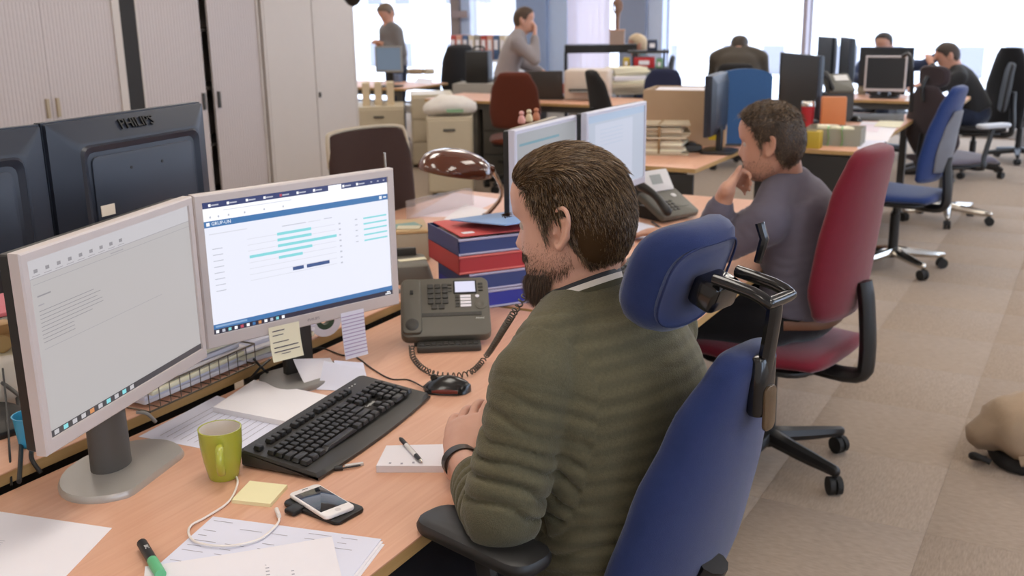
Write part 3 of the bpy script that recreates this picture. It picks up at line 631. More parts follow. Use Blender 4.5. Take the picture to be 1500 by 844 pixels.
def person(label, loc, rz, J, skin, top, trousers, vox=.01, hands=None, fat=0., torso_k=1.0, cuff=1.0, top_extra=.008, shoes=True, folds=0, group=None, top_name='sweater', ears=True, head_fat=0., stripe=False, it=3, eyes=True, cvox=None):
    """J holds local joints (x right, y forward, z up). One continuous body mesh; clothing, hair and shoes are children."""
    HM = J['HM']; tr = [(Vector(p), rx*torso_k, ry*torso_k) for p, rx, ry in J['torso']]
    b = MB(); head_into(b, HM, head_fat, ears)
    nb = tr[-1][0]; hc = HM@Vector((0, -.028, -.035)); b.tube([nb-Vector((0, 0, .03)), nb+Vector((0, 0, .02)), hc], [.066, .062+.04*head_fat, .060+.04*head_fat], 18, sub=3)
    inner = .93
    b.tube([p for p, _, _ in tr], [x*inner for _, x, _ in tr], 24, sub=3, side=(1, 0, 0), ry=[y*inner for _, _, y in tr], dome=True)
    legs = J.get('legs')
    for s, k in ((1, 'R'), (-1, 'L')):
        arm(b, J['sh'+k], J['el'+k], J['wr'+k], [.05, .046, .04, .042, .027])
        h = (hands or {}).get(k)
        if h: hand_into(b, J['wr'+k], **h)
        else:
            d = (Vector(J['wr'+k])-Vector(J['el'+k])).normalized(); hand_into(b, J['wr'+k], d, (0, 0, 1) if abs(d.z) < .8 else (s, 0, 0), -s if abs(d.z) < .8 else 1)
        if legs:
            hp, kn, an = [Vector((s*q[0], q[1], q[2])) for q in legs]
            b.tube([hp, hp.lerp(kn, .5), kn], [.08, .072, .055], 16, sub=3, dome=True); b.tube([kn, kn.lerp(an, .35), an], [.055, .055, .036], 16, sub=3, dome=True); b.ball(kn, .056)
    me, co = remesh(b, vox, it); body = finish(me, 'person', skin, None, loc, rz); tag(body, label, 'person', group)
    # top
    x = top_extra; s_ = MB(); tt = tr[:-1]+[(tr[-1][0]-Vector((0, 0, .012)), tr[-1][1], tr[-1][2])]
    s_.tube([p for p, _, _ in tt], [r+x for _, r, _ in tt[:-1]]+[tt[-1][1]+.012], 28, sub=3, side=(1, 0, 0), ry=[q+x for _, _, q in tt[:-1]]+[tt[-1][2]+.012])
    ar = J.get('sleeve', [.072, .062, .058, .054, .046])
    for k in 'RL':
        sh, el, wr = Vector(J['sh'+k]), Vector(J['el'+k]), Vector(J['wr'+k]); arm(s_, sh, el, el.lerp(wr, cuff-.12), ar)
        ch = tr[-2][0]; s_.tube([ch.lerp(nb, .4), sh.lerp(ch, .35)+Vector((0, 0, .025)), sh], [.07, .065, ar[0]*.98], 14, sub=3)
    me, co = remesh(s_, cvox or max(vox*1.3, .006), it+2)
    # folds along sleeves and across the waist, pushed out as real relief
    if folds or stripe:
        nr = normals(me); n = len(co); best = np.full(n, 9.); sv = np.zeros(n); amp = np.zeros(n); base = np.array(tr[0][0]); tv = np.array(tr[-1][0])-base
        st, dt_ = seg_param(co, base, tr[-1][0]); best = dt_-.12; sv = st.copy()+5; ph = co[:, 0]*9
        amp = .55*np.exp(-((st-.14)/.1)**2)+.12
        for k in 'RL':
            u, du = seg_param(co, J['sh'+k], J['el'+k]); v, dv = seg_param(co, J['el'+k], J['wr'+k]); L = np.linalg.norm(np.array(J['sh'+k])-np.array(J['el'+k]))
            dist = np.minimum(du, dv)-.03; s2 = np.where(du < dv, u, L+v); q = dist < best
            best = np.where(q, dist, best); sv = np.where(q, s2, sv); e = np.abs(s2-L); amp = np.where(q, .25+.9*np.exp(-(e/.13)**2), amp)
        nv = np.array([noise.noise(Vector(c*11)) for c in co]); nv2 = np.array([noise.noise(Vector(c*23+5)) for c in co])
        rid = 1-np.abs(np.sin(sv*np.pi/.034+nv*2.6+co[:, 1]*9)); rid = .8-rid**2.6+.2*nv2
        if folds: co = co+nr*(folds*amp*(rid-.4))[:, None]; me.vertices.foreach_set('co', co.ravel()); me.update()
        if stripe:
            at = me.attributes.new('stripe', 'FLOAT', 'POINT'); at.data.foreach_set('value', sv)
    sw = finish(me, top_name, top, body)
    # trousers and shoes
    if legs:
        t_ = MB(); p0, rx, ry = tr[0]
        t_.ball(p0+Vector((0, 0, -.01)), (rx*.98, ry*1.02, .11), 20, 12)
        for s in (1, -1):
            hp, kn, an = [Vector((s*q[0], q[1], q[2])) for q in legs]
            t_.tube([hp, hp.lerp(kn, .5), kn], [.1, .09, .072], 16, sub=3, dome=True); t_.tube([kn, kn.lerp(an, .4), an+(kn-an).normalized()*.02], [.072, .066, .056], 16, sub=3); t_.ball(kn, .072)
        me, co = remesh(t_, max(vox*1.6, .01), 3); finish(me, 'trousers', trousers, body)
        if shoes:
            for s in (1, -1):
                an = Vector((s*legs[2][0], legs[2][1], legs[2][2])); sh_ = MB(); z = an.z-.085
                sh_.tube([an+Vector((0, -.06, -.05)), an+Vector((0, .04, -.045)), an+Vector((0, .13, -.058)), an+Vector((0, .19, -.066))], [.038, .042, .046, .03], 14, sub=3, ry=[.035, .04, .027, .018], side=(1, 0, 0), dome=True)
                sh_.tube([an+Vector((0, 0, -.05)), an+Vector((0, -.01, .0))], [.042, .04], 14)
                sh_.build('shoe', mat('shoe_leather', '#231d1a', .4), body, smooth=60)
    if eyes:
        for s in (-1, 1):
            e = MB(HM); e.ball((s*.031, .0665, .0015), .0105, 14, 10); e.k = 1; e.ball((s*.031, .0748, .0005), (.0048, .0028, .0048), 10, 8); e.build('eye', [mat('eye_white', '#b3a69c', .3, var=0), mat('iris', '#2c2420', .2)], body, smooth=60)
    return body, sw
# ---------------------------------------------------------------- near desks and what stands on them
desk('beech desk with grey keyboard, lime mug and papers under the two silver monitors', -1.70, -.92, .3, 2.55, .74, panel=-1)
desk('beech desk carrying the black-backed monitors and wire tray, facing the silver monitors', -2.52, -1.725, .3, 2.55, .765, panel=-1)
desk('beech desk with grey display phone where the man in slate sweater sits', -1.70, -.92, 2.57, 4.5, .74, panel=-1)
desk('beech desk with the brown enamel lamp', -2.62, -1.725, 2.57, 4.17, .74, panel=-1)
DZ = .74
# --- the two silver monitors
SC = glow('screen_white', '#e7e9f6', .92); NAVY = glow('screen_navy', '#2f3c70', .8); BLUE = glow('screen_blue', '#3c74ad', .85); TEAL = glow('screen_teal', '#86d6dc', .9)
SGR = glow('screen_line', '#d6d7e2', .9); STX = glow('screen_text', '#bcbecb', .9); SWH = glow('screen_bright', '#f6f7fc', .95); BTN = glow('screen_button', '#3f5a90', .8)
it = [(0, 0, 1, .045, NAVY), (.655, .004, .73, .046, SWH), (0, .045, 1, .14, SWH), (0, .14, 1, .187, BLUE)]
for k, u in enumerate((.03, .12, .215, .305, .39, .48, .57, .735, .815)): it += [(u, .014, u+.012, .034, SWH if k != 4 else glow('icon_red', '#c05064', .8)), (u+.014, .02, u+.05, .03, STX)]
for u in (.9, .94, .975): it.append((u, .018, u+.01, .028, STX))
for u in (.03, .07, .12, .2, .3, .4): it.append((u, .105, u+.008, .12, STX))
it.append((.1, .068, .45, .074, SGR)); it += [(.012, .15, .028, .176, SWH), (.948, .15, .963, .176, SWH), (.972, .158, .99, .168, SWH)]
it += [(.02, .235, .21, .242, SGR), (.39, .262, .52, .268, STX), (.53, .262, .6, .268, SGR), (.62, .258, .665, .264, STX)]
for k in range(8):
    v = .318+.046*k; it += [(.205, v, .68, v+.004, SGR), (.03, v+.03, .08, v+.036, STX), (.70, v-.004, .712, v+.008, STX)]
for v, a, b in ((.309, .36, .545), (.355, .36, .545), (.401, .36, .685), (.447, .21, .545), (.493, .36, .49)): it.append((a, v, b, v+.022, TEAL))
for k in range(5): v = .305+.046*k; it += [(.845, v, .985, v+.013, TEAL), (.795, v, .81, v+.008, STX)]
it += [(.43, .60, .49, .628, BTN), (.507, .60, .635, .628, BTN), (0, .925, 1, .962, BLUE), (.01, .935, .17, .95, glow('screen_task', '#8fb0d8', .8)), (0, .962, 1, 1, glow('taskbar', '#2c2a40', .7))]
for k in range(12): it.append((.01+k*.031, .97, .025+k*.031, .993, [SWH, STX, TEAL, SWH, glow('icon_red', '#c05064', .8), SWH, BLUE, glow('icon_orange', '#d89058', .8)][k % 8]))
it += [(.965, .968, .985, .978, SWH), (.955, .983, .99, .992, SWH)]
m2 = monitor('silver widescreen monitor showing bright web page with teal bars', (-1.558, 1.801, 1.053), -19.6, .51, .34, DZ, screen=SC, base_items=it, stand='slab', base_col=GREYP, bw=.019, bwb=.030)
W_, H_ = .51-.038, .34-.049
text_mesh('screen_title', 'GRUP-UN', .0105, SWH, m2, ((.085-.5)*W_, .0032, 1.053-DZ+.0055+(.5-.163)*H_), (R_(90), 0, 0), 0)
text_mesh('lettering', 'PHILIPS', .010, mat('grey_print', '#9a9294', .5), m2, (.01, -.0006, 1.053-DZ-.17+.014), (R_(90), 0, 0), .0002)
G1 = glow('screen_dull', '#c3bfbf', .74); G2 = glow('screen_dull_bar', '#cfccd0', .75); GT = glow('screen_dull_text', '#9c999e', .7); GL2 = glow('screen_dull_line', '#aeaab0', .7)
it = [(0, 0, 1, .10, G2), (0, .10, 1, .104, GL2), (.02, .135, 1, .138, GL2)]
for k in range(9): it += [(.03+.06*k, .055, .05+.06*k, .075, GT), (.02+.06*k, .088, .06+.06*k, .092, GL2)]
it += [(.03, .2, .1, .208, GT), (.03, .25, .06, .257, GL2), (.45, .12, .53, .126, GL2)]
random.seed(3)
for k in range(9): it.append((.03, .285+.022*k, random.uniform(.3, .42) if k < 6 else .2, .289+.022*k, GT))
it += [(.03, .50, .75, .503, GL2), (0, .962, 1, 1, glow('taskbar_grey', '#4c4a50', .6))]
for k in range(10): it.append((.02+k*.05, .968, .045+k*.05, .994, [G2, TEAL, G2, G2, glow('icon_orange', '#d89058', .8), G2, TEAL][k % 7]))
m1 = monitor('silver widescreen monitor showing dim grey email, on oval silver foot', (-1.524, 1.261, 1.063), 14.8, .51, .345, DZ, screen=G1, base_items=it, stand='oval', base_col=mat('silver_base', '#b2ada6', .3, metal=.3), bw=.017, bwb=.026)
# --- black monitors seen from behind
BM = mat('monitor_black', '#262b36', .38, var=.06)
m3 = monitor('black monitor seen from behind with white asset sticker and embossed lettering', (-2.001, 1.701, 1.202), 185, .5, .34, .765, bezel=BM, shell=BM, back='panel', stand='black')
text_mesh('lettering', 'PHILIPS', .034, mat('emboss_dark', '#101114', .5), m3, (.0, .0478, 1.202-.765+.1465), (R_(90-30), 0, R_(180)), .0022, label='embossed maker lettering')
MB().box((.135, .0665, 1.202-.765-.034), (.04, .002, .024)).build('asset_sticker', mat('sticker', '#e8dccb', .6), m3, label='white asset sticker')
m4 = monitor('black monitor seen from behind with blue video plug', (-2.02, 1.207, 1.20), 171, .5, .34, .765, bezel=BM, shell=BM, back='panel', stand='black')
pl = MB(); pl.box((-.16, .085, 1.2-.765-.12), (.05, .04, .045)); pl.build('video_plug', mat('plug_blue', '#2f3f86', .5), m4, bevel=.004)
# --- paper notes stuck under the bright monitor
def on_monitor(m, p): return Matrix.Translation(m.location)@Matrix.Rotation(m.rotation_euler.z, 4, 'Z')@Vector(p)
def hanging(name, label, cat, m, x0, x1, z0, z1, mt, lines, y=-.0015, lean=0):
    zc = 0; b = MB(); w_ = x1-x0; h = z0-z1; n = 6
    b.loft([[Vector((-w_/2, -lean*(i/n)**2, -h*i/n)), Vector((w_/2, -lean*(i/n)**2-.001, -h*i/n)), Vector((w_/2, -lean*(i/n)**2-.0008, -h*i/n)), Vector((-w_/2, -lean*(i/n)**2+.0006, -h*i/n))] for i in range(n+1)])
    o = b.build(name, mt, loc=on_monitor(m, ((x0+x1)/2, y, z0)), rot=(0, 0, m.rotation_euler.z), smooth=30); tag(o, label, cat)
    pr = MB()
    for (u0, v0, u1, v1) in lines:
        q = lambda u, v: Vector((-w_/2+w_*u, -lean*v*v-.0016, -h*v)); pr.quad(q(u0, v0), q(u0, v1), q(u1, v1), q(u1, v0))
    pr.build('handwriting', INK if 'strip' not in name else mat('ink_violet', '#a99cc0', .8), o)['kind'] = 'stuff'; return o
zb = 1.053-DZ-.17
hanging('sticky_note', 'cream sticky note with handwriting hanging under the bright screen', 'sticky note', m2, -.108, -.03, zb+.018, zb-.062, CREAMP, [(.1, .12, .5, .15), (.1, .25, .45, .275), (.08, .45, .6, .475), (.1, .6, .9, .63), (.08, .72, .92, .75), (.3, .8, .6, .82)], lean=.012)
hanging('paper_strip', 'white strip of ruled paper hanging under the bright screen', 'paper', m2, .083, .147, zb+.012, zb-.102, PAPER2, [(0, .08+.075*k, 1, .1+.075*k) for k in range(12)], lean=.01)
# --- keyboard, mouse, mug
keyboard('black full-size keyboard with separate numeric keys between the mug and mouse', (-1.322, 1.605, DZ), R_(96))
ms = P(655, 573, DZ); mouse('glossy black computer mouse with red sides beside the coiled phone cord', (ms.x, ms.y, DZ), R_(112))
mo_ = [o for o in COL.objects if o.name.startswith('computer_mouse')][0]
MB().tube([(-.0295, -.03, .009), (-.0312, 0, .010), (-.0285, .03, .008)], [.004, .006, .003], 8, sub=3, ry=[.002]*3).build('side_grip', mat('mouse_red', '#6b2a22', .3), mo_)
MB().tube([(.0295, -.03, .009), (.0312, 0, .010), (.0285, .03, .008)], [.004, .006, .003], 8, sub=3, ry=[.002]*3).build('side_grip', MATS['mouse_red'], mo_)
cz = DZ+.002
cord('mouse_cable', 'thin black cable running from the mouse past the keyboard', [P(627, 572, DZ+.012), P(600, 557, cz), P(572, 555, cz), P(545, 540, cz), P(520, 522, cz), P(500, 520, cz), P(470, 510, cz), P(440, 515, cz)], .0018, BLACK)
mg = P(313, 700, DZ); mug('lime green mug in front of the black keyboard', (-1.385, 1.325, DZ), R_(42), mat('lime_glaze', '#a9ac3c', .25, var=.04, coat=.4), .0405, .1, mat('mug_inside', '#e0d6cc', .3))
# --- papers on the desk
def q4(z, *pp): return [(P(x, y, z).x, P(x, y, z).y) for x, y in pp]
def ext(a, b, L):
    a, b = Vector(a), Vector(b); return a+(b-a).normalized()*L
c0 = q4(DZ, (164, 774))[0]; e1 = ext(c0, q4(DZ, (0, 750))[0], .297); e2 = ext(c0, q4(DZ, (97, 844))[0], .21); e3 = Vector(e1)+Vector(e2)-Vector(c0)
sheet('paper_sheet', 'blank-cornered white sheet lying alone at the desk edge beside the highlighter', 'paper', [c0, tuple(e1), tuple(e3), tuple(e2)], DZ, lines=[(.55, .42+.03*k, .95, .425+.03*k) for k in range(5)])
A = (-1.28, 1.19); B = (-.97, 1.262); d_ = Vector((.052, -.205))
doc = [A, B, tuple(Vector(B)+d_), tuple(Vector(A)+d_)]
for k in range(3):
    off = .004*(2-k)
    ls = []
    if k == 2:
        random.seed(5)
        for r in range(11):
            for c in range(5):
                if random.random() < .75: u = .03+c*.19; ls.append((u, .06+.08*r, u+random.uniform(.05, .14), .068+.08*r))
    sheet('paper_sheet', ('lilac printed form on top of its pile, under the white cable', 'printed form in the middle of the pile under the white cable', 'lowest printed form of the pile under the white cable')[2-k], 'paper', [(x+off*1.5, y-off) for x, y in doc], DZ+.0013*k, th=.0011, m=PAPER2 if k == 2 else PAPER, lines=ls)
a = q4(DZ, (213, 834))[0]; b = q4(DZ, (492, 792))[0]; dd = (Vector(b)-Vector(a)).normalized(); b = Vector(a)+dd*.297; nn = Vector((dd.y, -dd.x))*.21
sheet('paper_sheet', 'plain white sheet laid askew over the lilac printed form', 'paper', [a, tuple(b), tuple(b+nn), tuple(Vector(a)+nn)], DZ+.0042, lines=[(.62, .2+.05*k, .64, .215+.05*k) for k in range(9)]+[(.75, .2+.05*k, .765, .215+.05*k) for k in range(9)], curl=.004)
sheet('paper_sheet', 'printed sheet lying flat under the white writing pad', 'paper', q4(DZ, (203, 640), (318, 580), (430, 616), (352, 668)), DZ, m=PAPER2, lines=[(.08+.0*k, .15+.07*k, .8, .157+.07*k) for k in range(11)])
sheet('paper_sheet', 'sheet with a blue edge beside the slab monitor stand', 'paper', q4(DZ, (372, 560), (440, 530), (500, 548), (440, 580)), DZ, m=PAPER)
sheet('writing_pad', 'thick white writing pad behind the black keyboard', 'notepad', q4(DZ+.012, (312, 597), (372, 557), (480, 580), (418, 618)), DZ+.001, th=.012, m=mat('pad_white', '#ece8ea', .7, var=.02))
sheet('sticky_pad', 'pale yellow sticky note pad lying between mug and smartphone', 'sticky note', q4(DZ+.006, (339, 733), (366, 705), (421, 711), (396, 739)), DZ, th=.007, m=mat('pale_yellow', '#efe6b8', .75, var=.02))
npad = sheet('memo_block', 'white memo block with a pen lying on it', 'notepad', q4(DZ+.012, (551, 684), (566, 654), (656, 652), (668, 684)), DZ, th=.014, m=PAPER, lines=[(.08, .15, .16, .18), (.06, .3, .14, .33), (.1, .45, .18, .48)])
def stick(name, label, cat, a, b, r, parts):
    a, b = Vector(a), Vector(b); d = b-a; t = thing(name, label, cat, a, 0)
    for nm, u0, u1, k0, k1, m in parts: MB().tube([d*u0, d*(u0*.5+u1*.5), d*u1], [r*k0, r*(k0+k1)/2, r*k1], 12).build(nm, m, t)
    return t
CLR = mat('clear_plastic', '#d9d4d0', .2, var=.02)
stick('ballpoint_pen', 'black and clear ballpoint pen lying on the memo block', 'pen', P(586, 642, DZ+.0195), P(618, 677, DZ+.0195), .0045, [('clicker', 0, .06, .5, .5, BLACK), ('clip', .06, .3, 1, 1.05, BLACK), ('barrel', .3, .74, 1.05, 1.05, CLR), ('grip', .74, .93, 1.1, .9, BLACK), ('tip', .93, 1, .8, .25, CHROME)])
cp = thing('pen_cap', 'small black pen cap with a clear clip beside the keyboard', 'pen cap', P(490, 690, DZ), R_(40))
MB().tube([(0, 0, .005), (.016, 0, .005)], .005, 10).build('cap', BLACK, cp); MB().tube([(.014, .0, .004), (.03, .002, .004), (.05, .006, .004)], .0018, 8).build('clip', BLACK, cp); MB().box((.038, .012, .003), (.036, .007, .005), rz=.15).build('sleeve', CLR, cp)
# smartphone on its open case
cs = q4(DZ+.008, (417, 737), (450, 712), (534, 742), (496, 767))
def oriented(pts): 
    c = sum((Vector(p) for p in pts), Vector((0, 0)))/4; u = Vector(pts[3])-Vector(pts[0])+Vector(pts[2])-Vector(pts[1]); return c, math.atan2(u.y, u.x), u.length/2
c, an, L = oriented(cs)
pc = thing('phone_case', 'black flip case lying under the white smartphone', 'phone case', (c.x, c.y, DZ), an)
MB().rbox((0, 0, .004), (.140, .072, .008), .012, .003).build('cover', BLACK, pc); MB().rbox((-.03, -.04, .006), (.026, .03, .010), .004, .003).build('clasp', BLACK, pc)
c, an, L = oriented(q4(DZ+.017, (420, 721), (466, 708), (522, 741), (477, 757)))
sp = thing('smartphone', 'white smartphone with a round home button lying on its black case', 'phone', (c.x, c.y, DZ+.0085), an)
MB().rbox((0, 0, .004), (.126, .062, .008), .009, .003).build('body', mat('phone_white', '#efeae8', .3), sp)
MB().rbox((-.002, 0, .00815), (.088, .055, .0004), .001, .0001).build('display', mat('phone_glass', '#20252b', .06, coat=.6), sp)
MB().lathe([(.0055, .0080), (.0055, .0084), (.004, .0083)], 20, (.053, 0, 0)).build('home_button', mat('phone_white2', '#d8d2d0', .3), sp)
MB().rbox((-.055, 0, .0082), (.002, .012, .0003), .0008, .0001).build('speaker_slot', CHAR, sp)
wc = mat('white_cable', '#e8e0da', .5)
cb = thing('charging_cable', 'white charging cable curling from the mug across the lilac form', 'cable', P(343, 693, DZ))
o_ = P(343, 693, DZ); pts = [P(343, 693, DZ+.003), P(348, 708, DZ+.003), P(335, 735, DZ+.003), P(303, 757, DZ+.003), P(280, 770, DZ+.004), P(277, 784, DZ+.007), P(292, 796, DZ+.0085), P(335, 800, DZ+.0085), P(380, 790, DZ+.008), P(406, 768, DZ+.008), P(409, 756, DZ+.009)]
MB().tube([p-o_ for p in pts], .0021, 10, sub=6).build('lead', wc, cb, smooth=60); MB().tube([P(409, 757, DZ+.009)-o_, P(405, 746, DZ+.007)-o_], .0038, 10).build('plug', wc, cb)
hl = stick('highlighter_pen', 'black and green highlighter pen lying under the white sheet corner', 'highlighter', P(208, 796, DZ+.0105), P(236, 843, DZ+.0105), .0085, [('cap', 0, .55, 1, 1, BLACK), ('collar', .55, .62, 1, 1.05, mat('hl_green', '#63b884', .45)), ('barrel', .62, .98, 1.05, 1.05, MATS['hl_green'])])
dv_ = P(236, 843, DZ+.0105)-P(208, 796, DZ+.0105)
text_mesh('lettering', 'BIC', .009, mat('white_print', '#d8d8d4'), hl, dv_*.27+Vector((0, 0, .0088)), (0, 0, math.atan2(dv_.y, dv_.x)), .0002)
# folded slips beside the keyboard
def folded(label, c, rz, w_, d_, h, m, k=.5):
    b = MB(); n = 7; z = lambda v: h*(1-abs(2*v-1)**1.6) if k else 0
    rows = [[Vector((-w_/2+w_*u, -d_/2+d_*(v), h*(v**1.5)*(1-.35*u)+.0005+e)) for u in (0, .33, .66, 1)] for e in (0,) for v in [i/n for i in range(n+1)]]
    vs = [p for r in rows for p in r]; vs2 = [p+Vector((0, 0, .0007)) for p in vs]; fs = [(i*4+j, i*4+j+1, (i+1)*4+j+1, (i+1)*4+j) for i in range(n) for j in range(3)]
    b.add(vs, fs); b.add(vs2, [f[::-1] for f in fs]); return tag(b.build('folded_slip', m, loc=c, rot=(0, 0, rz), smooth=40), label, 'paper')
folded('white folded slip propped against the slab monitor stand', P(470, 560, DZ), R_(70), .1, .07, .06, PAPER)
folded('lilac curled slip beside the propped folded slip', P(500, 566, DZ), R_(20), .1, .06, .05, PAPER2); folded('narrow lilac slip curled next to the keyboard corner', P(515, 556, DZ), R_(50), .07, .045, .045, PAPER2)
tr_ = thing('tape_roll', 'white tape roll with a dark green core behind the slab monitor stand', 'tape', P(478, 497, .765)+Vector((-.02, .02, 0)), R_(60))
MB(Matrix.Rotation(R_(90), 4, 'X')@Matrix.Translation((0, .045, 0))).lathe([(.025, -.01), (.044, -.01), (.044, .01), (.025, .01), (.025, -.01)], 24, cap=False).build('roll', PAPER, tr_); MB(Matrix.Rotation(R_(90), 4, 'X')@Matrix.Translation((0, .045, 0))).lathe([(.012, -.009), (.0255, -.009), (.0255, .009), (.012, .009), (.012, -.009)], 20, cap=False).build('core', mat('core_green', '#2f4a34', .5), tr_)
# --- grey desk phone with coiled cord
PHG = mat('phone_grey', '#5a564c', .5, var=.05); PHD = mat('phone_dark', '#35332f', .5)
ph = thing('desk_phone', 'dark grey desk telephone with lit display in front of the letter trays', 'telephone', (-1.435, 2.19, DZ), R_(34))
TA = R_(36); FM = Matrix.Translation((0, -.02, .035))@Matrix.Rotation(TA, 4, 'X')   # tilted front face, origin at its lower edge
fb = MB(FM); fb.rbox((0, .088, -.012), (.235, .195, .03), .02, .006, 5); fb.build('body', PHG, ph)
st_ = MB(); st_.prism([(-.085, -.01), (.085, -.01), (.085, .14), (-.085, .14)], 0, .012); st_.add([(-.07, .02, .01), (.07, .02, .01), (.07, .13, .01), (-.07, .13, .01), (-.07, .03, .05), (.07, .03, .05), (.07, .125, .135), (-.07, .125, .135)], [(0, 1, 2, 3), (4, 7, 6, 5), (0, 4, 5, 1), (1, 5, 6, 2), (2, 6, 7, 3), (3, 7, 4, 0)]); st_.build('foot', PHD, ph)
kb_ = MB(); kb_.rbox((.005, -.045, .008), (.165, .05, .016), .006, .003); kb_.build('letter_keypad', PHD, ph)
for i in range(10):
    for j in range(2): MB().box((-.065+i*.0155, -.053+j*.016, .0175), (.011, .011, .003)).build('letter_key', CHAR, ph)
MB(FM).rbox((-.088, .088, .006), (.05, .18, .012), .012, .004, 4).build('handset_cradle', PHD if False else PHG, ph)
MB(FM).ball((-.088, .025, .009), (.019, .022, .008), 16, 8).build('cradle_cup', PHD, ph); MB(FM).box((-.088, .13, .013), (.008, .012, .004)).build('hook', RUBBER, ph)
k4 = MB(FM).rbox((0, 0, .0045), (.0155, .0135, .005), .002, .001, 2).mesh('phone_key', PHD, 30)
for i in range(3):
    for j in range(5):
        if j == 0 and i == 2: continue
        o = bpy.data.objects.new('phone_key', k4); COL.objects.link(o); o.parent = ph; ofs = FM.to_3x3()@Vector((-.038+i*.0195+(.009 if j == 0 else 0), .085+j*.0175, 0)); o.location = ofs
MB(FM).rbox((.055, .15, .0035), (.062, .045, .003), .002, .001).build('display_frame', RUBBER, ph)
MB(FM).box((.055, .15, .0054), (.054, .036, .0008)).build('display', glow('phone_lcd', '#d5d4ea', .95), ph)
for i in range(3):
    for s in (-1, 1): MB(FM).box((.055+s*.0415, .138+i*.011, .004), (.012, .005, .002)).build('soft_key', PHD, ph)
for i in range(4): MB(FM).box((.055, .087+i*.0105, .004), (.028, .0075, .002)).build('name_strip', PAPER, ph); MB(FM).box((.033, .087+i*.0105, .004), (.010, .0075, .002)).build('line_key', PHD, ph)
MB(FM).lathe([(.016, .003), (.016, .0045), (.012, .005), (.006, .0055), (.005, .005)], 24, (.095, .09, 0)).build('navigator', PHG, ph); MB(FM).ball((.086, .118, .004), (.006, .005, .0025), 10, 6).build('message_light', PAPER, ph)
MB(FM).box((.01, .060, .0035), (.17, .011, .002)).build('function_strip', PHD, ph)
for i in range(9): MB(FM).lathe([(.003, .004), (.003, .0052), (.0015, .0052)], 10, (-.068+i*.019, .060, 0)).build('function_key', CHAR, ph)
text_mesh('lettering', 'Alcatel', .008, MATS['white_print'], ph, FM@Vector((.09, .045, .0035)), (TA, 0, 0), .0001)
def coil(path, r, wr, turns, n=9):
    pts = [Vector(p) for p in path]; pts, _, _ = catmull(pts, [0]*len(pts), [0]*len(pts), 24); L = [0]
    for i in range(1, len(pts)): L.append(L[-1]+(pts[i]-pts[i-1]).length)
    out = []; N = turns*n
    for i in range(N+1):
        s = L[-1]*i/N; k = max(j for j in range(len(L)) if L[j] <= s+1e-9); k = min(k, len(pts)-2); f = (s-L[k])/max(1e-9, L[k+1]-L[k]); p = pts[k].lerp(pts[k+1], f); t = (pts[k+1]-pts[k]).normalized()
        u = t.cross(Vector((.3, .2, 1))).normalized(); v = t.cross(u); a = 2*math.pi*i/n; out.append(p+(u*math.cos(a)+v*math.sin(a))*r)
    return out
p0 = P(603, 507, DZ+.02)
cpath = [p0, P(606, 525, DZ+.008), P(625, 543, DZ+.008), P(657, 550, DZ+.008), P(690, 545, DZ+.01), P(715, 518, DZ+.03), PD(742, 475, 2.1), PD(768, 435, 2.0), PD(785, 420, 1.97)]
cc = MB().tube([p-p0 for p in coil(cpath, .0062, .0017, 78)], .0017, 5).build('coiled_cord', mat('cord_taupe', '#4a4238', .5), loc=p0, smooth=60); tag(cc, 'coiled dark telephone cord sagging from desk phone up to the bearded man', 'cord')
# --- letter trays and folders
def tray(label, loc, rz, m, rim, w_=.335, d_=.26, h=.055, rnd=.02):
    t = thing('letter_tray', label, 'letter tray', loc, rz, None); b = MB()
    b.box((0, 0, .002), (w_, d_, .004)); b.box((-w_/2+.002, 0, h/2), (.004, d_, h)); b.box((w_/2-.002, 0, h/2), (.004, d_, h)); b.box((0, d_/2-.002, h/2), (w_, .004, h)); b.box((0, -d_/2+.002, h*.46), (w_, .004, h*.92)); b.build('tray_body', m, t)
    MB().tube([(-w_/2, -d_/2, h*.92), (w_/2, -d_/2, h*.92)], .004, 8).build('front_rim', rim, t); MB().tube([(-w_/2, -d_/2, .004), (w_/2, -d_/2, .004)], .0035, 8).build('lower_rim', rim, t)
    MB().rbox((0, 0, h*.4), (w_-.03, d_-.03, h*.7), .004, .002).build('paper_fill', PAPER, t); return t
fl_ = Vector((-1.555, 2.455)); ux = Vector((.6, .8)); uy = Vector((-.8, .6)); tc_ = fl_+ux*.165+uy*.13; RZT = math.atan2(.8, .6)
SB = mat('tray_royal', '#2b3394', .4); NV = mat('tray_navy', '#283a70', .45); RD = mat('tray_red', '#a3262c', .4); RIM = mat('tray_rim', '#a7a4bd', .35); RRIM = mat('tray_red_rim', '#c8605a', .35)
o2 = ux*.03
for k, (m, rm, lb) in enumerate(((SB, RIM, 'royal blue letter tray at the bottom of its stack'), (NV, RIM, 'navy letter tray above the royal blue one'), (RD, RRIM, 'red letter tray in the middle of the stack'), (NV, RIM, 'navy letter tray on top of the stack, holding folders'))):
    c = tc_+(o2 if k < 2 else Vector((0, 0))); tray(lb, (c.x, c.y, DZ+.055*k), RZT, m, rm, h=.055 if k < 3 else .05)
fz = DZ+.165+.052
MB_ = MB().rbox((0, 0, .002), (.31, .235, .004), .004, .001); tag(MB_.build('document_folder', mat('folder_red', '#c8524e', .6), loc=(tc_.x, tc_.y, fz), rot=(0, 0, RZT)), 'red card folder on the tray stack under the light blue folder', 'folder')
pf = PD(640, 0, 1); b = MB(); b.rbox((0, 0, .002), (.30, .22, .004), .004, .001); lb_ = b.build('document_folder', mat('folder_lightblue', '#7f9fce', .55, var=.03), loc=(tc_.x+.035, tc_.y+.035, fz+.016), rot=(R_(-3), R_(4), RZT+.45)); tag(lb_, 'light blue card folder lying askew over the red folder', 'folder')
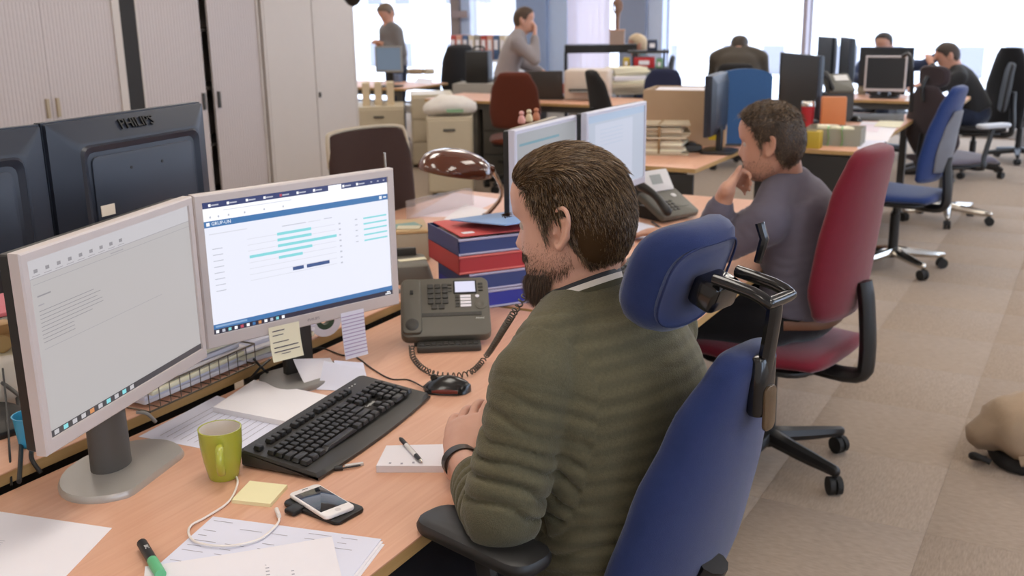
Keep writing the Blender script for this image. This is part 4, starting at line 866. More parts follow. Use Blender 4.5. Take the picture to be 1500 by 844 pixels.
MB().box((-.12, -.085, .0048), (.035, .02, .0012)).build('index_label', PAPER, [o for o in COL.objects if o.name == 'document_folder'][0])
# --- calculator, box, rod beyond the phone
pb = P(622, 378, .765); pb = Vector((-1.99, 2.78, DZ))
bx_ = thing('storage_box', 'beige storage box with papers behind the bright monitor', 'box', (-2.14, 2.93, DZ), R_(40)); MB().rbox((0, 0, .05), (.25, .2, .1), .012, .005).build('box_body', mat('box_beige', '#b9ae99', .6), bx_); MB().rbox((0, 0, .105), (.255, .205, .012), .012, .004).build('lid', mat('box_lid', '#d8b98a', .6), bx_); MB().box((.05, -.02, .1125), (.1, .07, .003), rz=.3).build('note', mat('teal_note', '#8fb3ad', .7), bx_); MB().box((.06, -.06, .114), (.08, .05, .003), rz=-.2).build('note', CREAMP, bx_)
ca = thing('desk_calculator', 'dark grey desk calculator with a cream note behind the desk phone', 'calculator', (-1.95, 2.68, DZ), R_(40)); MB().rbox((0, 0, .03), (.24, .2, .06), .02, .008, top=.9).build('case', mat('calc_grey', '#6a675e', .5), ca); MB().box((.06, .0, .0605), (.09, .03, .003), rz=.2).build('note', CREAMP, ca)
for i in range(4):
    for j in range(3): MB().box((-.08+i*.025, -.06+j*.025, .062), (.018, .018, .006)).build('calculator_key', GREYP, ca)
MB().rbox((.0, .07, .07), (.16, .02, .03), .004, .003).build('calculator_display', CHAR, ca)
rb = P(617, 384, DZ); rb = Vector((-1.80, 2.47, .765))
rod = thing('metal_rod', 'thin upright metal rod on a screw base behind the desk phone', 'rod', rb); MB().tube([(0, 0, .03), (-.012, .0, .42)], .0035, 8).build('rod', CHROME, rod); MB().lathe([(.02, 0), (.02, .008), (.009, .012), (.009, .03), (.014, .03), (.014, .036), (.004, .04)], 16).build('screw_base', GREYP, rod)
# translucent acrylic screen on the lamp desk
a = P(596, 322, DZ); b_ = P(693, 300, DZ); L = (b_-a).length; sc_ = MB(); out = [(0, 0), (L, 0), (L, .05)]+[(L-.03+.03*math.cos(R_(t)), .08-.03+.03*math.sin(R_(t))) for t in (0, 30, 60, 90)]+[(0, .08)]
sc_.loft([[Vector((x, -.003, z)) for x, z in out], [Vector((x, .003, z)) for x, z in out]]); ac = sc_.build('acrylic_screen', clear('acrylic', '#efecec', .8, .15), loc=a, rot=(0, 0, math.atan2((b_-a).y, (b_-a).x))); tag(ac, 'low clear acrylic screen with rounded corner standing on the lamp desk', 'desk screen')
sheet('paper_sheet', 'pale pink sheet on the lamp desk behind the acrylic screen', 'paper', q4(DZ, (600, 318), (665, 282), (735, 292), (680, 318)), DZ, m=mat('pink_paper', '#e6d9e2', .8, var=.02))
sheet('paper_sheet', 'small white slip on the lamp desk by the light blue folder', 'paper', q4(DZ, (650, 322), (680, 300), (715, 308), (690, 326)), DZ+.001, m=PAPER)
# --- brown enamel lamp
lp = thing('desk_lamp', 'glossy brown enamel desk lamp with domed shade and silver arm', 'lamp', (-2.10, 3.52, DZ)); hc = PD(668, 240, 3.72)-Vector((-2.10, 3.52, DZ)); jt = PD(722, 250, 3.75)-Vector((-2.10, 3.52, DZ))
BRN = mat('brown_enamel', '#5b3020', .12, var=.04, coat=.8)
MB().lathe([(.09, 0), (.09, .012), (.07, .025), (.02, .03), (.012, .05)], 32).build('base', BRN, lp)
MB().tube([(0, 0, .04), (jt.x*.4+.05, jt.y*.5+.05, jt.z*.55), jt], .008, 10, sub=4).build('arm', CHROME, lp)
ax_ = (hc-jt).normalized(); tl = Matrix.Translation(hc)@Matrix.Rotation(R_(-2), 4, Vector((.87, .49, 0)))@Matrix.Rotation(R_(9), 4, Vector((-.49, .87, 0)))
sh = MB(tl); prof = [(.130, -.03), (.133, -.026), (.130, -.010), (.114, .018), (.086, .036), (.05, .047), (.018, .052), (.004, .053)]; sh.lathe(prof+[], 40, cap=False); sh.lathe([(r*.975, z-.003) for r, z in prof], 40, cap=False); sh.build('shade', BRN, lp, smooth=60)
MB().tube([jt, jt+(hc-jt)*.3], [.018, .026], 12).build('socket', BRN, lp); MB(tl).ball((0, 0, 0), .028, 12, 8).build('bulb', mat('bulb_glass', '#e4ddd0', .2), lp)
# --- clutter on the facing desk
WIRE = mat('wire_metal', '#6b6358', .35, metal=.8); Z2 = .765
wt_ = thing('wire_tray', 'wire letter basket full of papers under the silver monitors', 'basket', P(262, 580, Z2)+Vector((-.10, .06, 0)), R_(92))
g = MB(); w_, d_, h_ = .34, .24, .055
for z in (.004, h_): g.tube([(-w_/2, -d_/2, z), (w_/2, -d_/2, z), (w_/2, d_/2, z), (-w_/2, d_/2, z), (-w_/2, -d_/2, z)], .0022, 6)
for i in range(12): x = -w_/2+w_*i/11; g.tube([(x, -d_/2, h_), (x, -d_/2, .004), (x, d_/2, .004), (x, d_/2, h_)], .0013, 5)
g.build('wire_frame', WIRE, wt_)
for k in range(7): MB().rbox((0, 0, .006), (w_-.04, d_-.03, .010), .003, .002).build('paper_bundle', [PAPER, PAPER2, CREAMP][k % 3], wt_, loc=(random.uniform(-.01, .01), random.uniform(-.01, .01), .006+.0125*k), rot=(0, 0, random.uniform(-.08, .08)))
pp = P(378, 528, Z2)+Vector((-.09, .06, 0)); stack_of_papers('loose stack of white papers behind the sticky note', pp, R_(80), .3, .21, 6, [PAPER, PAPER2, CREAMP], .009)
cp_ = P(50, 650, Z2); cu2 = thing('plastic_cup', 'bright blue plastic cup beside the dim grey screen', 'cup', (cp_.x, cp_.y, Z2)); MB().lathe([(.026, 0), (.028, .002), (.033, .062), (.035, .063), (.032, .063), (.027, .006)], 28).build('cup', mat('cup_blue', '#3f9cc4', .4), cu2)
MB().tube([(.005, 0, .006), (-.015, .01, .085)], .005, 8).build('pen', PAPER, cu2)
dm = P(14, 578, Z2); tag(MB().lathe([(.0, .0), (.075, 0), (.078, .006), (.076, .03), (.062, .06), (.035, .082), (.006, .09)], 32).build('white_dome', mat('dome_white', '#d9d2c8', .4), loc=(dm.x, dm.y, Z2)), 'white domed lid beside the wooden toy car', 'lid')
tcp = P(18, 508, Z2+.075); stk, hz = stack_of_papers('stack of bundled papers that carries the wooden toy car', (tcp.x, tcp.y, Z2), R_(75), .28, .2, 5, [PAPER, CREAMP, mat('tan_card', '#c9a878', .7)], .014, jitter=.008)
tw = mat('toy_wood', '#c59a62', .5); car = thing('toy_car', 'small wooden toy car on a stack of papers', 'toy', (tcp.x, tcp.y, Z2+hz), R_(85)); MB().rbox((0, 0, .03), (.13, .05, .022), .006, .004).build('chassis', tw, car); MB().rbox((-.02, 0, .05), (.05, .046, .024), .006, .004).build('cabin', tw, car)
for x in (-.04, .04):
    for s in (-1, 1): MB().tube([(x, s*.026, .0205), (x, s*.036, .0205)], .0205, 18).build('wheel', mat('toy_wheel', '#d3b27a', .5), car)
fp = P(18, 462, Z2+.03)+Vector((.05, .0, 0))
for k, (cname, ch, lb) in enumerate((('folder_teal', '#5a8a92', 'teal paper wallet at the bottom of the coloured pile'), ('folder_navy', '#33415e', 'dark blue paper wallet in the coloured pile'), ('folder_yellow', '#c9b25a', 'mustard paper wallet in the coloured pile'), ('folder_grey', '#9aa09a', 'grey green paper wallet in the coloured pile'), ('folder_pink', '#c06a76', 'pink paper wallet on top of the coloured pile'))):
    tag(MB().rbox((0, 0, .006), (.3, .22, .011), .004, .002).build('paper_wallet', mat(cname, ch, .6), loc=(fp.x-.1, fp.y-.06, Z2+.013*k), rot=(0, 0, R_(75+6*((k*7) % 4)))), lb, 'folder')
cord('power_cable', 'thick black cable hanging in a loop beside the dim grey screen', [P(0, 535, Z2+.06)+Vector((-.08, 0, .05)), P(15, 555, Z2+.03), P(28, 600, Z2+.01), P(31, 650, Z2+.006), P(28, 706, Z2+.004)], .0045, BLACK)
cord('video_cable', 'thick black cable bending behind the silver monitor edge', [P(2, 560, Z2+.05), P(25, 577, Z2+.05), P(55, 605, Z2+.04), P(50, 640, Z2+.01), P(46, 670, Z2+.006), P(60, 693, DZ+.006)], .0045, BLACK)
cord('thin_cable', 'thin black cable along the desk joint near the blue cup', [P(4, 540, Z2+.08), P(10, 600, Z2+.03), P(14, 660, Z2+.008), P(17, 712, DZ+.004)], .0022, BLACK)
cord('monitor_cable', 'black cable crossing behind the bright monitor', [P(366, 500, Z2+.03), P(368, 520, Z2+.008), P(385, 540, Z2+.005), P(395, 548, DZ+.004)], .003, BLACK); cord('monitor_cable', 'black cable crossing the first one behind the bright monitor', [P(395, 527, Z2+.01), P(380, 540, Z2+.006), P(366, 556, DZ+.006)], .003, BLACK)
cord('grey_cable', 'grey cable curving out behind the oval-footed monitor', [P(200, 604, Z2+.01), P(215, 606, Z2+.006), P(228, 618, DZ+.006)], .004, GREYP)
# ---------------------------------------------------------------- chairs near the camera
BLUEF = fabric('blue_wool', '#26325c', .12, .35); REDF = fabric('red_wool', '#701c2a', .1, .4); BROWNF = fabric('brown_wool', '#3d2c28', .1); BLUE2 = fabric('blue_wool2', '#263a6c', .1, .4); DKBR = fabric('aubergine_wool', '#3b3236', .1)
CH1 = (-.68, 1.60); RZ1 = R_(76)
c1 = office_chair('royal blue high-back chair with padded headrest, under the bearded man', (CH1[0], CH1[1], 0), RZ1, BLUEF, ([(-.105, .56), (-.145, .68), (-.18, .82), (-.212, .95), (-.24, 1.05)], [.36, .38, .34, .27, .17], [.07, .085, .085, .075, .055]), arms=(.30, .06, .765, .26), seat_z=.47)
hm_ = thing  # headrest and its bracket belong to the chair
HR = Matrix.Translation((0, -.125, 1.175))@Matrix.Rotation(R_(20), 4, 'X')
def pad(name, W, H, th, m, parent, MM, e=3.2, bowl=.03, ins=.0):
    b = MB(MM); n = 40; rings = []
    for k, (y, f) in enumerate(((th*.5, .62), (th*.5, .8), (th*.38, .93), (th*.12, 1), (-th*.15, 1), (-th*.4, .94), (-th*.5, .84), (-th*.53, .82), (-th*.5, .8), (-th*.5, .6))):
        r = []
        for j in range(n):
            a = 2*math.pi*j/n; c, s = math.cos(a), math.sin(a); x = math.copysign(abs(c)**(2/e), c)*W/2*f; z = math.copysign(abs(s)**(2/e), s)*H/2*f
            r.append(Vector((x, y+bowl*(x/(W/2))**2, z)))
        rings.append(r)
    b.loft(rings); return b.build(name, m, parent, smooth=60)
pad('headrest', .23, .19, .062, BLUEF, c1, HR)
pip = MB(HR); pip.tube([(math.copysign(abs(math.cos(a))**.62, math.cos(a))*.092, -.031+.019*(abs(math.cos(a))**1.24*.64), math.copysign(abs(math.sin(a))**.62, math.sin(a))*.076) for a in [2*math.pi*j/48 for j in range(49)]], .002, 6); pip.build('headrest_piping', mat('piping_navy', '#1b2750', .8), c1)
GB = mat('gloss_black', '#141416', .18, coat=.3)
hb = MB(HR); hb.rbox((0, -.055, 0), (.075, .05, .05), .01, .008); hb.build('headrest_block', GB, c1, bevel=.003)
MB().tube([(-.03, -.195, 1.185), (-.03, -.262, 1.175), (-.03, -.288, 1.165), (-.026, -.29, 1.163), (.03, -.29, 1.163), (.035, -.288, 1.165), (.035, -.262, 1.175), (.035, -.195, 1.185)], .010, 10, sub=2).build('headrest_arm', GB, c1)
MB().tube([(0, -.285, 1.165), (0, -.283, 1.13), (0, -.272, 1.04), (0, -.27, .99)], [.013, .014, .016, .014], 8, ry=[.011, .012, .012, .010], sub=4, side=(1, 0, 0)).build('headrest_post', GB, c1)
MB().rbox((0, -.268, 1.02), (.05, .03, .10), .012, .008).build('post_socket', GB, c1); MB(Matrix.Translation((.0, -.284, .985))@Matrix.Rotation(R_(90), 4, 'X')).rbox((.0, 0, 0), (.034, .075, .006), .012, .002).build('socket_plate', mat('socket_bronze', '#6d5a45', .2, metal=.6), c1)
MB().tube([(.09, -.2, 1.19), (.09, -.21, 1.23), (.09, -.20, 1.255)], [.007, .008, .008], 8).build('tilt_lever', GB, c1)
c2 = office_chair('red fabric office chair under the man in slate sweater', (-.91, 3.43, 0), R_(80), REDF, ([(-.245, .63), (-.255, .72), (-.27, .85), (-.29, 1.0), (-.315, 1.12)], [.36, .43, .42, .38, .31], [.07, .085, .085, .08, .07]), seat_z=.5, a0=-.42+R_(-10), seat_w=.5)
# ---------------------------------------------------------------- cabinets
XC = -4.8
TAM = mat('tambour', '#bdb2af', .5, var=.05, scale=30, stretch=(1, 14, .05)); CABC = mat('cabinet_cream', '#c2b8b0', .5, var=.02)
def cab_y(px): return PX(px, 60, XC).y
def cabinet(label, y0, y1, ym0, ym1, m, hz, frame=.03, hm=None, h=2.05, tambour=True, hcol=None, edge=False):
    t = thing('storage_cabinet', label, 'cabinet', (XC-.225, (y0+y1)/2, 0)); yc = (y0+y1)/2; D = .45
    body = MB(); body.b2((-D/2, y0-yc, 0), (-D/2+.02, y1-yc, h)); body.b2((-D/2, y0-yc, 0), (D/2, y0-yc+frame, h)); body.b2((-D/2, y1-yc-frame, 0), (D/2, y1-yc, h)); body.b2((-D/2, y0-yc, h-.03), (D/2, y1-yc, h)); body.b2((-D/2, y0-yc, 0), (D/2, y1-yc, .08)); body.build('carcass', CABC, t)
    for k in range(5): MB().b2((-D/2+.02, y0-yc+frame, .4+.35*k), (D/2-.06, y1-yc-frame, .418+.35*k)).build('shelf', mat('shelf_dark', '#4a4440', .6), t)
    for a, b in ((y0-yc+frame, ym0-yc), (ym1-yc, y1-yc-frame)):
        d = MB()
        if tambour:
            n = max(4, int((b-a)/.022)); 
            for i in range(n): q = a+(b-a)*i/n; d.b2((D/2-.022, q+.0012, .085), (D/2-.010, q+(b-a)/n-.0012, h-.035))
            d.b2((D/2-.024, a, .085), (D/2-.012, b, h-.035))
        else: d.b2((D/2-.02, a+.003, .085), (D/2, b-.003, h-.035))
        do = d.build('door', m, t)
        yh = (b-.03) if a < ym0-yc-.01 else (a+.03)
        if tambour or a >= ym1-yc-.001: MB().box((D/2-.004+(0 if tambour else .006), yh, hz), (.014, .018, .10 if tambour else .035)).build('handle', hcol or CHAR, do)
    return t, yc
cabinet('cream tambour cabinet nearest the dark recess, both shutters closed', cab_y(0)-.62, cab_y(180), cab_y(66)-.001, cab_y(66)+.001, TAM, 1.10, hcol=mat('handle_cream', '#a8987f', .5), frame=.05)
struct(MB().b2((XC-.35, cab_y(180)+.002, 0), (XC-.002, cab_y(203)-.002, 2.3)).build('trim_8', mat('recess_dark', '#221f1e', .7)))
t2, yc2 = cabinet('cream tambour cabinet with shutters standing ajar on dark shelves', cab_y(203), cab_y(381), cab_y(297), cab_y(309), TAM, 1.04, frame=.012)
for k in range(5):
    bc_ = mat(['bk_a', 'bk_b', 'bk_c'][k % 3], ['#5c3a32', '#3a4348', '#6a6a5a'][k % 3], .6); binder('dark binder standing on a shelf of the ajar cabinet', (XC-.26, (cab_y(297)+cab_y(309))/2, .419+.35*k if k < 4 else .419), R_(90), bc_, .28, .07, .26, 'binders inside the ajar cabinet') if k < 4 else None
cabinet('cream two-door cupboard with a small lock at the end of the cabinet row', cab_y(386), cab_y(520), cab_y(459)-.001, cab_y(459)+.001, CABC, .99, tambour=False, frame=.02)
# hanging black pendant lamp
pn = PD(517, 10, 6.6); pt = thing('pendant_lamp', 'black pendant lamp hanging beside the end of the cabinet row', 'lamp', (pn.x, pn.y, pn.z))
MB().lathe([(.004, 0), (.03, .012), (.06, .05), (.072, .10), (.06, .15), (.02, .19), (.008, .2)], 24).build('shade', GB, pt); MB().cyl((0, 0, .2), (0, 0, ZC-pn.z), .004, n=8).build('cord', BLACK, pt)
# brown chair beyond the facing desk
cbr = office_chair('dark brown chair with a pale rim behind the bright monitor', (-2.47, 3.50, 0), R_(-105), BROWNF, ([(-.22, .62), (-.235, .78), (-.25, .95), (-.27, 1.07)], [.38, .44, .44, .40], [.05, .05, .05, .04]), seat_z=.48)
MB().tube([(-.212, -.222, .95), (-.205, -.235, 1.06), (-.17, -.252, 1.09), (0, -.278, 1.096), (.17, -.252, 1.09), (.205, -.235, 1.06), (.212, -.222, .95)], .009, 8, sub=4).build('top_rim', mat('rim_beige', '#b9ad98', .5), cbr)
# ---------------------------------------------------------------- second desk: monitors, phone, keyboard
SD = glow('screen_pale', '#b9c1d2', .75); SL = glow('screen_paleblue', '#a9bcd6', .75)
LT = mat('light_silver', '#c3c4d2', .4)
monitor('pale silver monitor showing a blank document, next to grey display phone', (-1.474, 3.386, 1.094), -2.5, .47, .30, DZ, bezel=LT, screen=SD, base_items=[(0, 0, 1, .09, SL), (.12, .12, .78, 1, glow('screen_page', '#c6cbdc', .78))]+[(.2, .2+.05*k, .6, .205+.05*k, SL) for k in range(5)], stand='slab', base_col=LT, tilt=0, bw=.014)
q = PX(812, 240, -1.50); monitor('pale silver monitor with a teal line, half hidden by the bearded head', (q.x-.02, q.y+.0, 1.085), 1, .45, .30, DZ, bezel=LT, screen=glow('screen_grey2', '#a7a9ad', .7), base_items=[(.05, .12, .7, .15, glow('screen_teal2', '#6f9aa8', .7))], stand='slab', base_col=LT, bw=.014)
q = PX(740, 240, -1.93); monitor('black monitor seen from behind with a pale rim, behind the lamp arm', (-1.93, q.y+.21, 1.0), 186, .44, .30, DZ, bezel=mat('rim_beige', '#b9ad98', .5), shell=BM)
for k in range(3):
    tf = thing('toy_figure', ('pink toy figure perched on the pale-rimmed black monitor', 'cream toy figure perched on the pale-rimmed black monitor', 'orange toy figure perched on the pale-rimmed black monitor')[k], 'toy', (-1.945, q.y+.16+.06*k, 1.0+.151), 0)
    cm = mat(['toy_pink', 'toy_cream', 'toy_orange'][k], ['#d9a09a', '#d8c8a8', '#b8775a'][k], .6); tf.scale = (.7, .7, .7); MB().lathe([(.018, 0), (.022, .01), (.016, .035), (.008, .045)], 14).build('body', cm, tf); MB().ball((0, 0, .055), .014, 12, 8).build('head', cm, tf)
kd = P(948, 372, DZ); keyboard('grey keyboard on the slate sweater man\'s desk', (-1.24, 3.2, DZ), R_(93), m=mat('kb_grey', '#4b4a49', .5), keys=True, key_m=mat('key_grey', '#3a3a3a', .5))
sheet('paper_sheet', 'pale sheet in front of the grey display phone', 'paper', q4(DZ, (915, 352), (935, 325), (960, 332), (945, 350)), DZ, m=PAPER2)
f2 = P(978, 322, DZ); p2_ = thing('desk_phone', 'grey desk telephone with silver display panel and handset, beside the thinking man', 'telephone', (f2.x-.03, f2.y+.02, DZ), R_(66))
F2 = Matrix.Translation((0, -.08, .03))@Matrix.Rotation(R_(28), 4, 'X')
PG2 = mat('phone2_grey', '#5d5b52', .5); MB(F2).rbox((.02, .075, -.01), (.21, .17, .025), .015, .005).build('body', PG2, p2_); ft = MB(); ft.prism([(-.06, -.05), (.1, -.05), (.1, .08), (-.06, .08)], 0, .05); ft.build('foot', RUBBER, p2_)
F3 = Matrix.Translation((0, .055, .105))@Matrix.Rotation(R_(58), 4, 'X'); MB(F3).rbox((.03, .04, 0), (.16, .095, .018), .008, .004).build('display_panel', mat('phone2_silver', '#c9c6c4', .4), p2_); MB(F3).box((.03, .045, .0095), (.06, .042, .001)).build('display', mat('lcd_grey', '#8b8f8c', .3), p2_)
hs = MB(F2); hs.tube([(-.075, -.01, .03), (-.075, .08, .045), (-.075, .17, .03)], [.02, .016, .02], 12, sub=4, ry=[.018, .012, .018], dome=True); hs.build('handset', BLACK, p2_)
k5 = MB(F2).rbox((0, 0, .004), (.014, .011, .004), .002, .001, 2).mesh('phone_key', CHAR, 30)
for i in range(3):
    for j in range(4):
        o = bpy.data.objects.new('phone_key', k5); COL.objects.link(o); o.parent = p2_; o.location = F2.to_3x3()@Vector((-.01+i*.02, .025+j*.018, 0))
MB(F2).ball((.075, .11, .004), (.014, .012, .003), 14, 6).build('navigator', mat('phone2_silver'), p2_)
cord('handset_cord', 'dark cord hanging below the grey display phone', [P(955, 325, DZ+.01), P(972, 336, DZ+.005), P(985, 340, DZ+.004), P(1000, 337, DZ+.004), P(1015, 342, DZ+.004)], .004, BLACK)
# ---------------------------------------------------------------- backpack on the floor
bp = P(1478, 690, 0); bk = thing('backpack', 'tan cloth backpack with black base lying on the carpet', 'bag', (bp.x+.10, bp.y+.12, 0), R_(20))
b = MB(); b.tube([(-.2, 0, .10), (-.12, .0, .13), (.0, .0, .15), (.12, 0, .13), (.2, 0, .1)], [.06, .105, .12, .11, .06], 24, sub=4, ry=[.07, .15, .17, .15, .08], side=(0, 0, 1), dome=True)
TAN = mat('tan_cloth', '#a08a72', .85, var=.12, scale=12, bump=.5, bscale=60, sheen=.1); bo = b.build('body', TAN, bk, smooth=60)
for v in bo.data.vertices: v.co += v.normal*(.022*noise.noise(v.co*11)+.012*noise.noise(v.co*26)); v.co.z = max(v.co.z, .03)
MB().rbox((.02, 0, .03), (.40, .27, .06), .1, .025).build('base', mat('black_cloth', '#191716', .8), bk); MB().tube([(-.2, -.03, .02), (-.25, -.04, .03), (-.25, -.07, .05), (-.2, -.08, .03)], .011, 8, sub=4).build('strap', MATS['black_cloth'], bk); MB().tube([(-.12, -.13, .06), (-.02, -.16, .09), (.08, -.15, .05)], [.02, .028, .02], 10, sub=4, ry=[.01]*3).build('pocket_flap', TAN, bk); MB().tube([(-.21, .0, .15), (-.16, -.02, .175), (-.10, -.02, .21)], .008, 8, sub=3).build('grab_loop', TAN, bk); MB().rbox((-.21, -.01, .15), (.012, .03, .012), .003, .002).build('buckle', BLACK, bk)
# ---------------------------------------------------------------- the two men at the near desks
def to_local(loc, rz):
    M = (Matrix.Translation(Vector(loc))@Matrix.Rotation(rz, 4, 'Z')).inverted(); return lambda p: M@Vector(p)
SK1 = skin_mat('skin_fair', '#c99a86'); SK2 = skin_mat('skin_warm', '#bd8d76')
# bearded man in striped olive sweater
L1 = (-.68, 1.60, 0); tl1 = to_local(L1, RZ1)
SWM = mat('olive_knit', '#5f5a46', .9, var=.3, scale=220, bump=.7, bscale=420, spec=.15, sheen=.2)
nt = SWM.node_tree; N = nt.nodes; LK = nt.links; at = N.new('ShaderNodeAttribute'); at.attribute_name = 'stripe'; sn = N.new('ShaderNodeMath'); sn.operation = 'MULTIPLY'; sn.inputs[1].default_value = 2*math.pi/.026; s2 = N.new('ShaderNodeMath'); s2.operation = 'SINE'; mr = N.new('ShaderNodeMapRange'); mr.inputs[1].default_value = -.8; mr.inputs[2].default_value = .8; mr.inputs[3].default_value = 0; mr.inputs[4].default_value = .34
mx0 = [n for n in N if n.type == 'MIX'][0]; mx = N.new('ShaderNodeMix'); mx.data_type = 'RGBA'; mx.inputs[7].default_value = lin('#3a382e')
LK.new(at.outputs['Fac'], sn.inputs[0]); LK.new(sn.outputs[0], s2.inputs[0]); LK.new(s2.outputs[0], mr.inputs[0]); LK.new(mr.outputs[0], mx.inputs[0]); LK.new(mx0.outputs[2], mx.inputs[6]); LK.new(mx.outputs[2], N['Principled BSDF'].inputs['Base Color'])
HC1 = tl1(PD(836, 322, 1.86)); HM1 = head_matrix(HC1, pitch=10, yaw=16, roll=4, k=1.09)
J1 = dict(HM=HM1, torso=[((0, .0, .57), .185, .135), ((0, -.005, .68), .185, .14), ((0, .0, .80), .185, .138), ((0, .02, .93), .195, .135), ((0, .05, 1.01), .185, .115), ((0, .08, 1.06), .12, .085), ((0, .10, 1.10), .07, .068)],
          shR=(.185, .06, 1.0), shL=(-.185, .045, 1.0), elL=tl1(P(736, 750, .80)), wrL=tl1(P(674, 674, .785)), elR=(.27, .30, .86), wrR=(.20, .24, 1.08), sleeve=[.074, .066, .062, .058, .05],
          legs=[(.10, .03, .54), (.13, .44, .50), (.13, .42, .09)])
fw = (Vector(J1['wrL'])-Vector(J1['elL'])).normalized(); hd = (tl1(P(688, 585, .85))-Vector(J1['wrL'])).normalized()
hands1 = {'L': dict(d=hd, nrm=(-.75, -.1, .65), thumb=1, curl=(.12, .35, .35), thumb_curl=.3, scale=1.1), 'R': dict(d=(-.35, -.35, .86), nrm=(.85, .3, .3), thumb=-1, curl=(.7, .9, .6))}
b1, sw1 = person('bearded man in striped olive sweater and dark lanyard, seated with phone at his ear', L1, RZ1, J1, SK1, SWM, fabric('denim_dark', '#20242f', .1), vox=.0033, hands=hands1, cuff=.66, folds=.015, stripe=True, head_fat=.10, top_extra=.01, it=2, cvox=.0055)
HAIR1 = [mat('hair_brown_dark', '#35281e', .45, var=.2, scale=90, spec=.4), mat('hair_brown_mid', '#5a4534', .42, var=.2, scale=90, spec=.5), mat('hair_brown_light', '#8a7052', .4, var=.2, scale=90, spec=.5)]
def dir1(p, n):
    x, y, z = p
    k = min(1, max(0, (z+max(0, y)*.5-.055)/.045)); k = k*k*(3-2*k)      # top combed back, sides brushed down
    return (.3*k, -.35-.45*k, -1+1.1*k)
hair(b1, HM1, HAIR1, 26000, lambda p: .024 if p[2] > .07 else .015, dir1, width=.0014, cap=.007, lift=.5, rnd=.16, capm=mat('hair_under', '#41301f', .95, var=.2, spec=.05), fat=.1)
BD = [mat('beard_dark', '#33241a', .6, var=.2), mat('beard_mid', '#5a4230', .6, var=.2)]
def bmask1(p, z, t):
    y = p[:, 1]; x = np.abs(p[:, 0]); m = np.zeros(len(z)); m = np.where((z < -.066) & (y > .02), .9, m); m = np.where((z < -.03) & (y > -.02) & (y < .05) & (x > .04), .45, m); m = np.where((z < -.09) & (y > .03), 1., m); m = np.where((np.abs(z+.05) < .006) & (y > .06), .8, m); return m
beard(b1, HM1, BD, 8000, lambda q: .026 if q[2] < -.07 else .006, lambda p, z, t: np.where(((z < -.078) & (p[:, 1] > .025)) | ((np.abs(z+.05) < .006) & (p[:, 1] > .06)), 1., 0.), fat=.1, width=.0011)
beard(b1, HM1, BD, 5000, lambda q: .011, lambda p, z, t: np.clip((-.062-z)/.03, 0, 1)*(p[:, 1] > -.015)*(p[:, 1] < .06), fat=.1, width=.0009, name='jaw_beard')
beard(b1, HM1, BD, 15000, lambda q: .004, lambda p, z, t: np.clip((-.022-z)/.05, 0, 1)*(p[:, 1] > -.025)*(np.abs(p[:, 0]) > .03), fat=.1, width=.00045, name='stubble')
for s in (-1, 1):
    strands('eyebrow', [([HM1@Vector((s*random.uniform(.014, .052), .097-abs(q_)*0, .020+random.uniform(-.004, .004)))+Vector((0, 0, 0)), HM1@Vector((s*random.uniform(.02, .05), .1, .024))], 0) for q_ in range(60)], .0012, [HAIR1[0]], b1)
# watch, lanyard, shirt collar
wv = Vector(J1['wrL']); wd = (Vector(J1['elL'])-wv).normalized(); wc_ = wv+wd*.012
ring = []; u_ = wd.cross(Vector((0, 0, 1))).normalized(); v_ = wd.cross(u_)
wm_ = MB(); wm_.loft([[wc_+wd*o+(u_*math.cos(a)*.0335+v_*math.sin(a)*.029)*k for a in [2*math.pi*i/28 for i in range(28)]] for o, k in ((-.011, 1), (-.011, 1.09), (.011, 1.09), (.011, 1), (-.011, 1))], cap=False)
wt = wm_.build('wrist_watch', mat('watch_strap', '#231d19', .4), b1)
wf = wc_+u_*-.037*1; fc_ = MB(); fc_.tube([wc_-u_*.034, wc_-u_*.043], [.018, .016], 20); fc_.build('watch_face', mat('watch_dark', '#141312', .15, coat=.5), wt)
nb = Vector(J1['torso'][-1][0])
def neck_ring(rad, dz, k, tilt, name, m, wid, off=0, parent=b1):
    b = MB(); rr = []
    for (o, q) in ((0, 1), (wid, 1-.05), (wid, .97-.05), (0, .97)):
        rr.append([nb+Vector((rad*q*math.cos(a), .0+rad*q*k*math.sin(a)+off, dz+o-tilt*math.sin(a))) for a in [2*math.pi*i/40 for i in range(40)]])
    b.loft(rr+[rr[0]], cap=False); return b.build(name, m, parent, smooth=40)
neck_ring(.083, -.012, .95, .034, 'sweater_collar', mat('olive_rib', '#4a4735', .9, bump=.4, bscale=500), .018, .0)
neck_ring(.080, .0, .94, .034, 'shirt_collar', mat('shirt_stripe', '#d8d0c8', .8, var=.1), .016)
neck_ring(.0775, .010, .94, .034, 'lanyard', mat('lanyard_black', '#1b1d24', .6), .013)
# handset held at the far ear
hh = Vector(J1['wrR'])+Vector((-.03, -.03, .09)); ez = HM1@Vector((.085, .0, -.005)); mz = HM1@Vector((.07, .075, -.085))
hsn = MB(); hsn.tube([ez+Vector((.008, 0, .02)), ez.lerp(mz, .5)+Vector((.03, 0, 0)), mz], [.022, .015, .022], 14, sub=4, ry=[.02, .012, .02], dome=True); M1 = Matrix.Translation(Vector(L1))@Matrix.Rotation(RZ1, 4, 'Z'); hsn.M = None
ho = hsn.build('phone_handset', PHD, loc=L1, rot=(0, 0, RZ1)); tag(ho, 'dark grey telephone handset at the far ear of the bearded man', 'telephone handset')
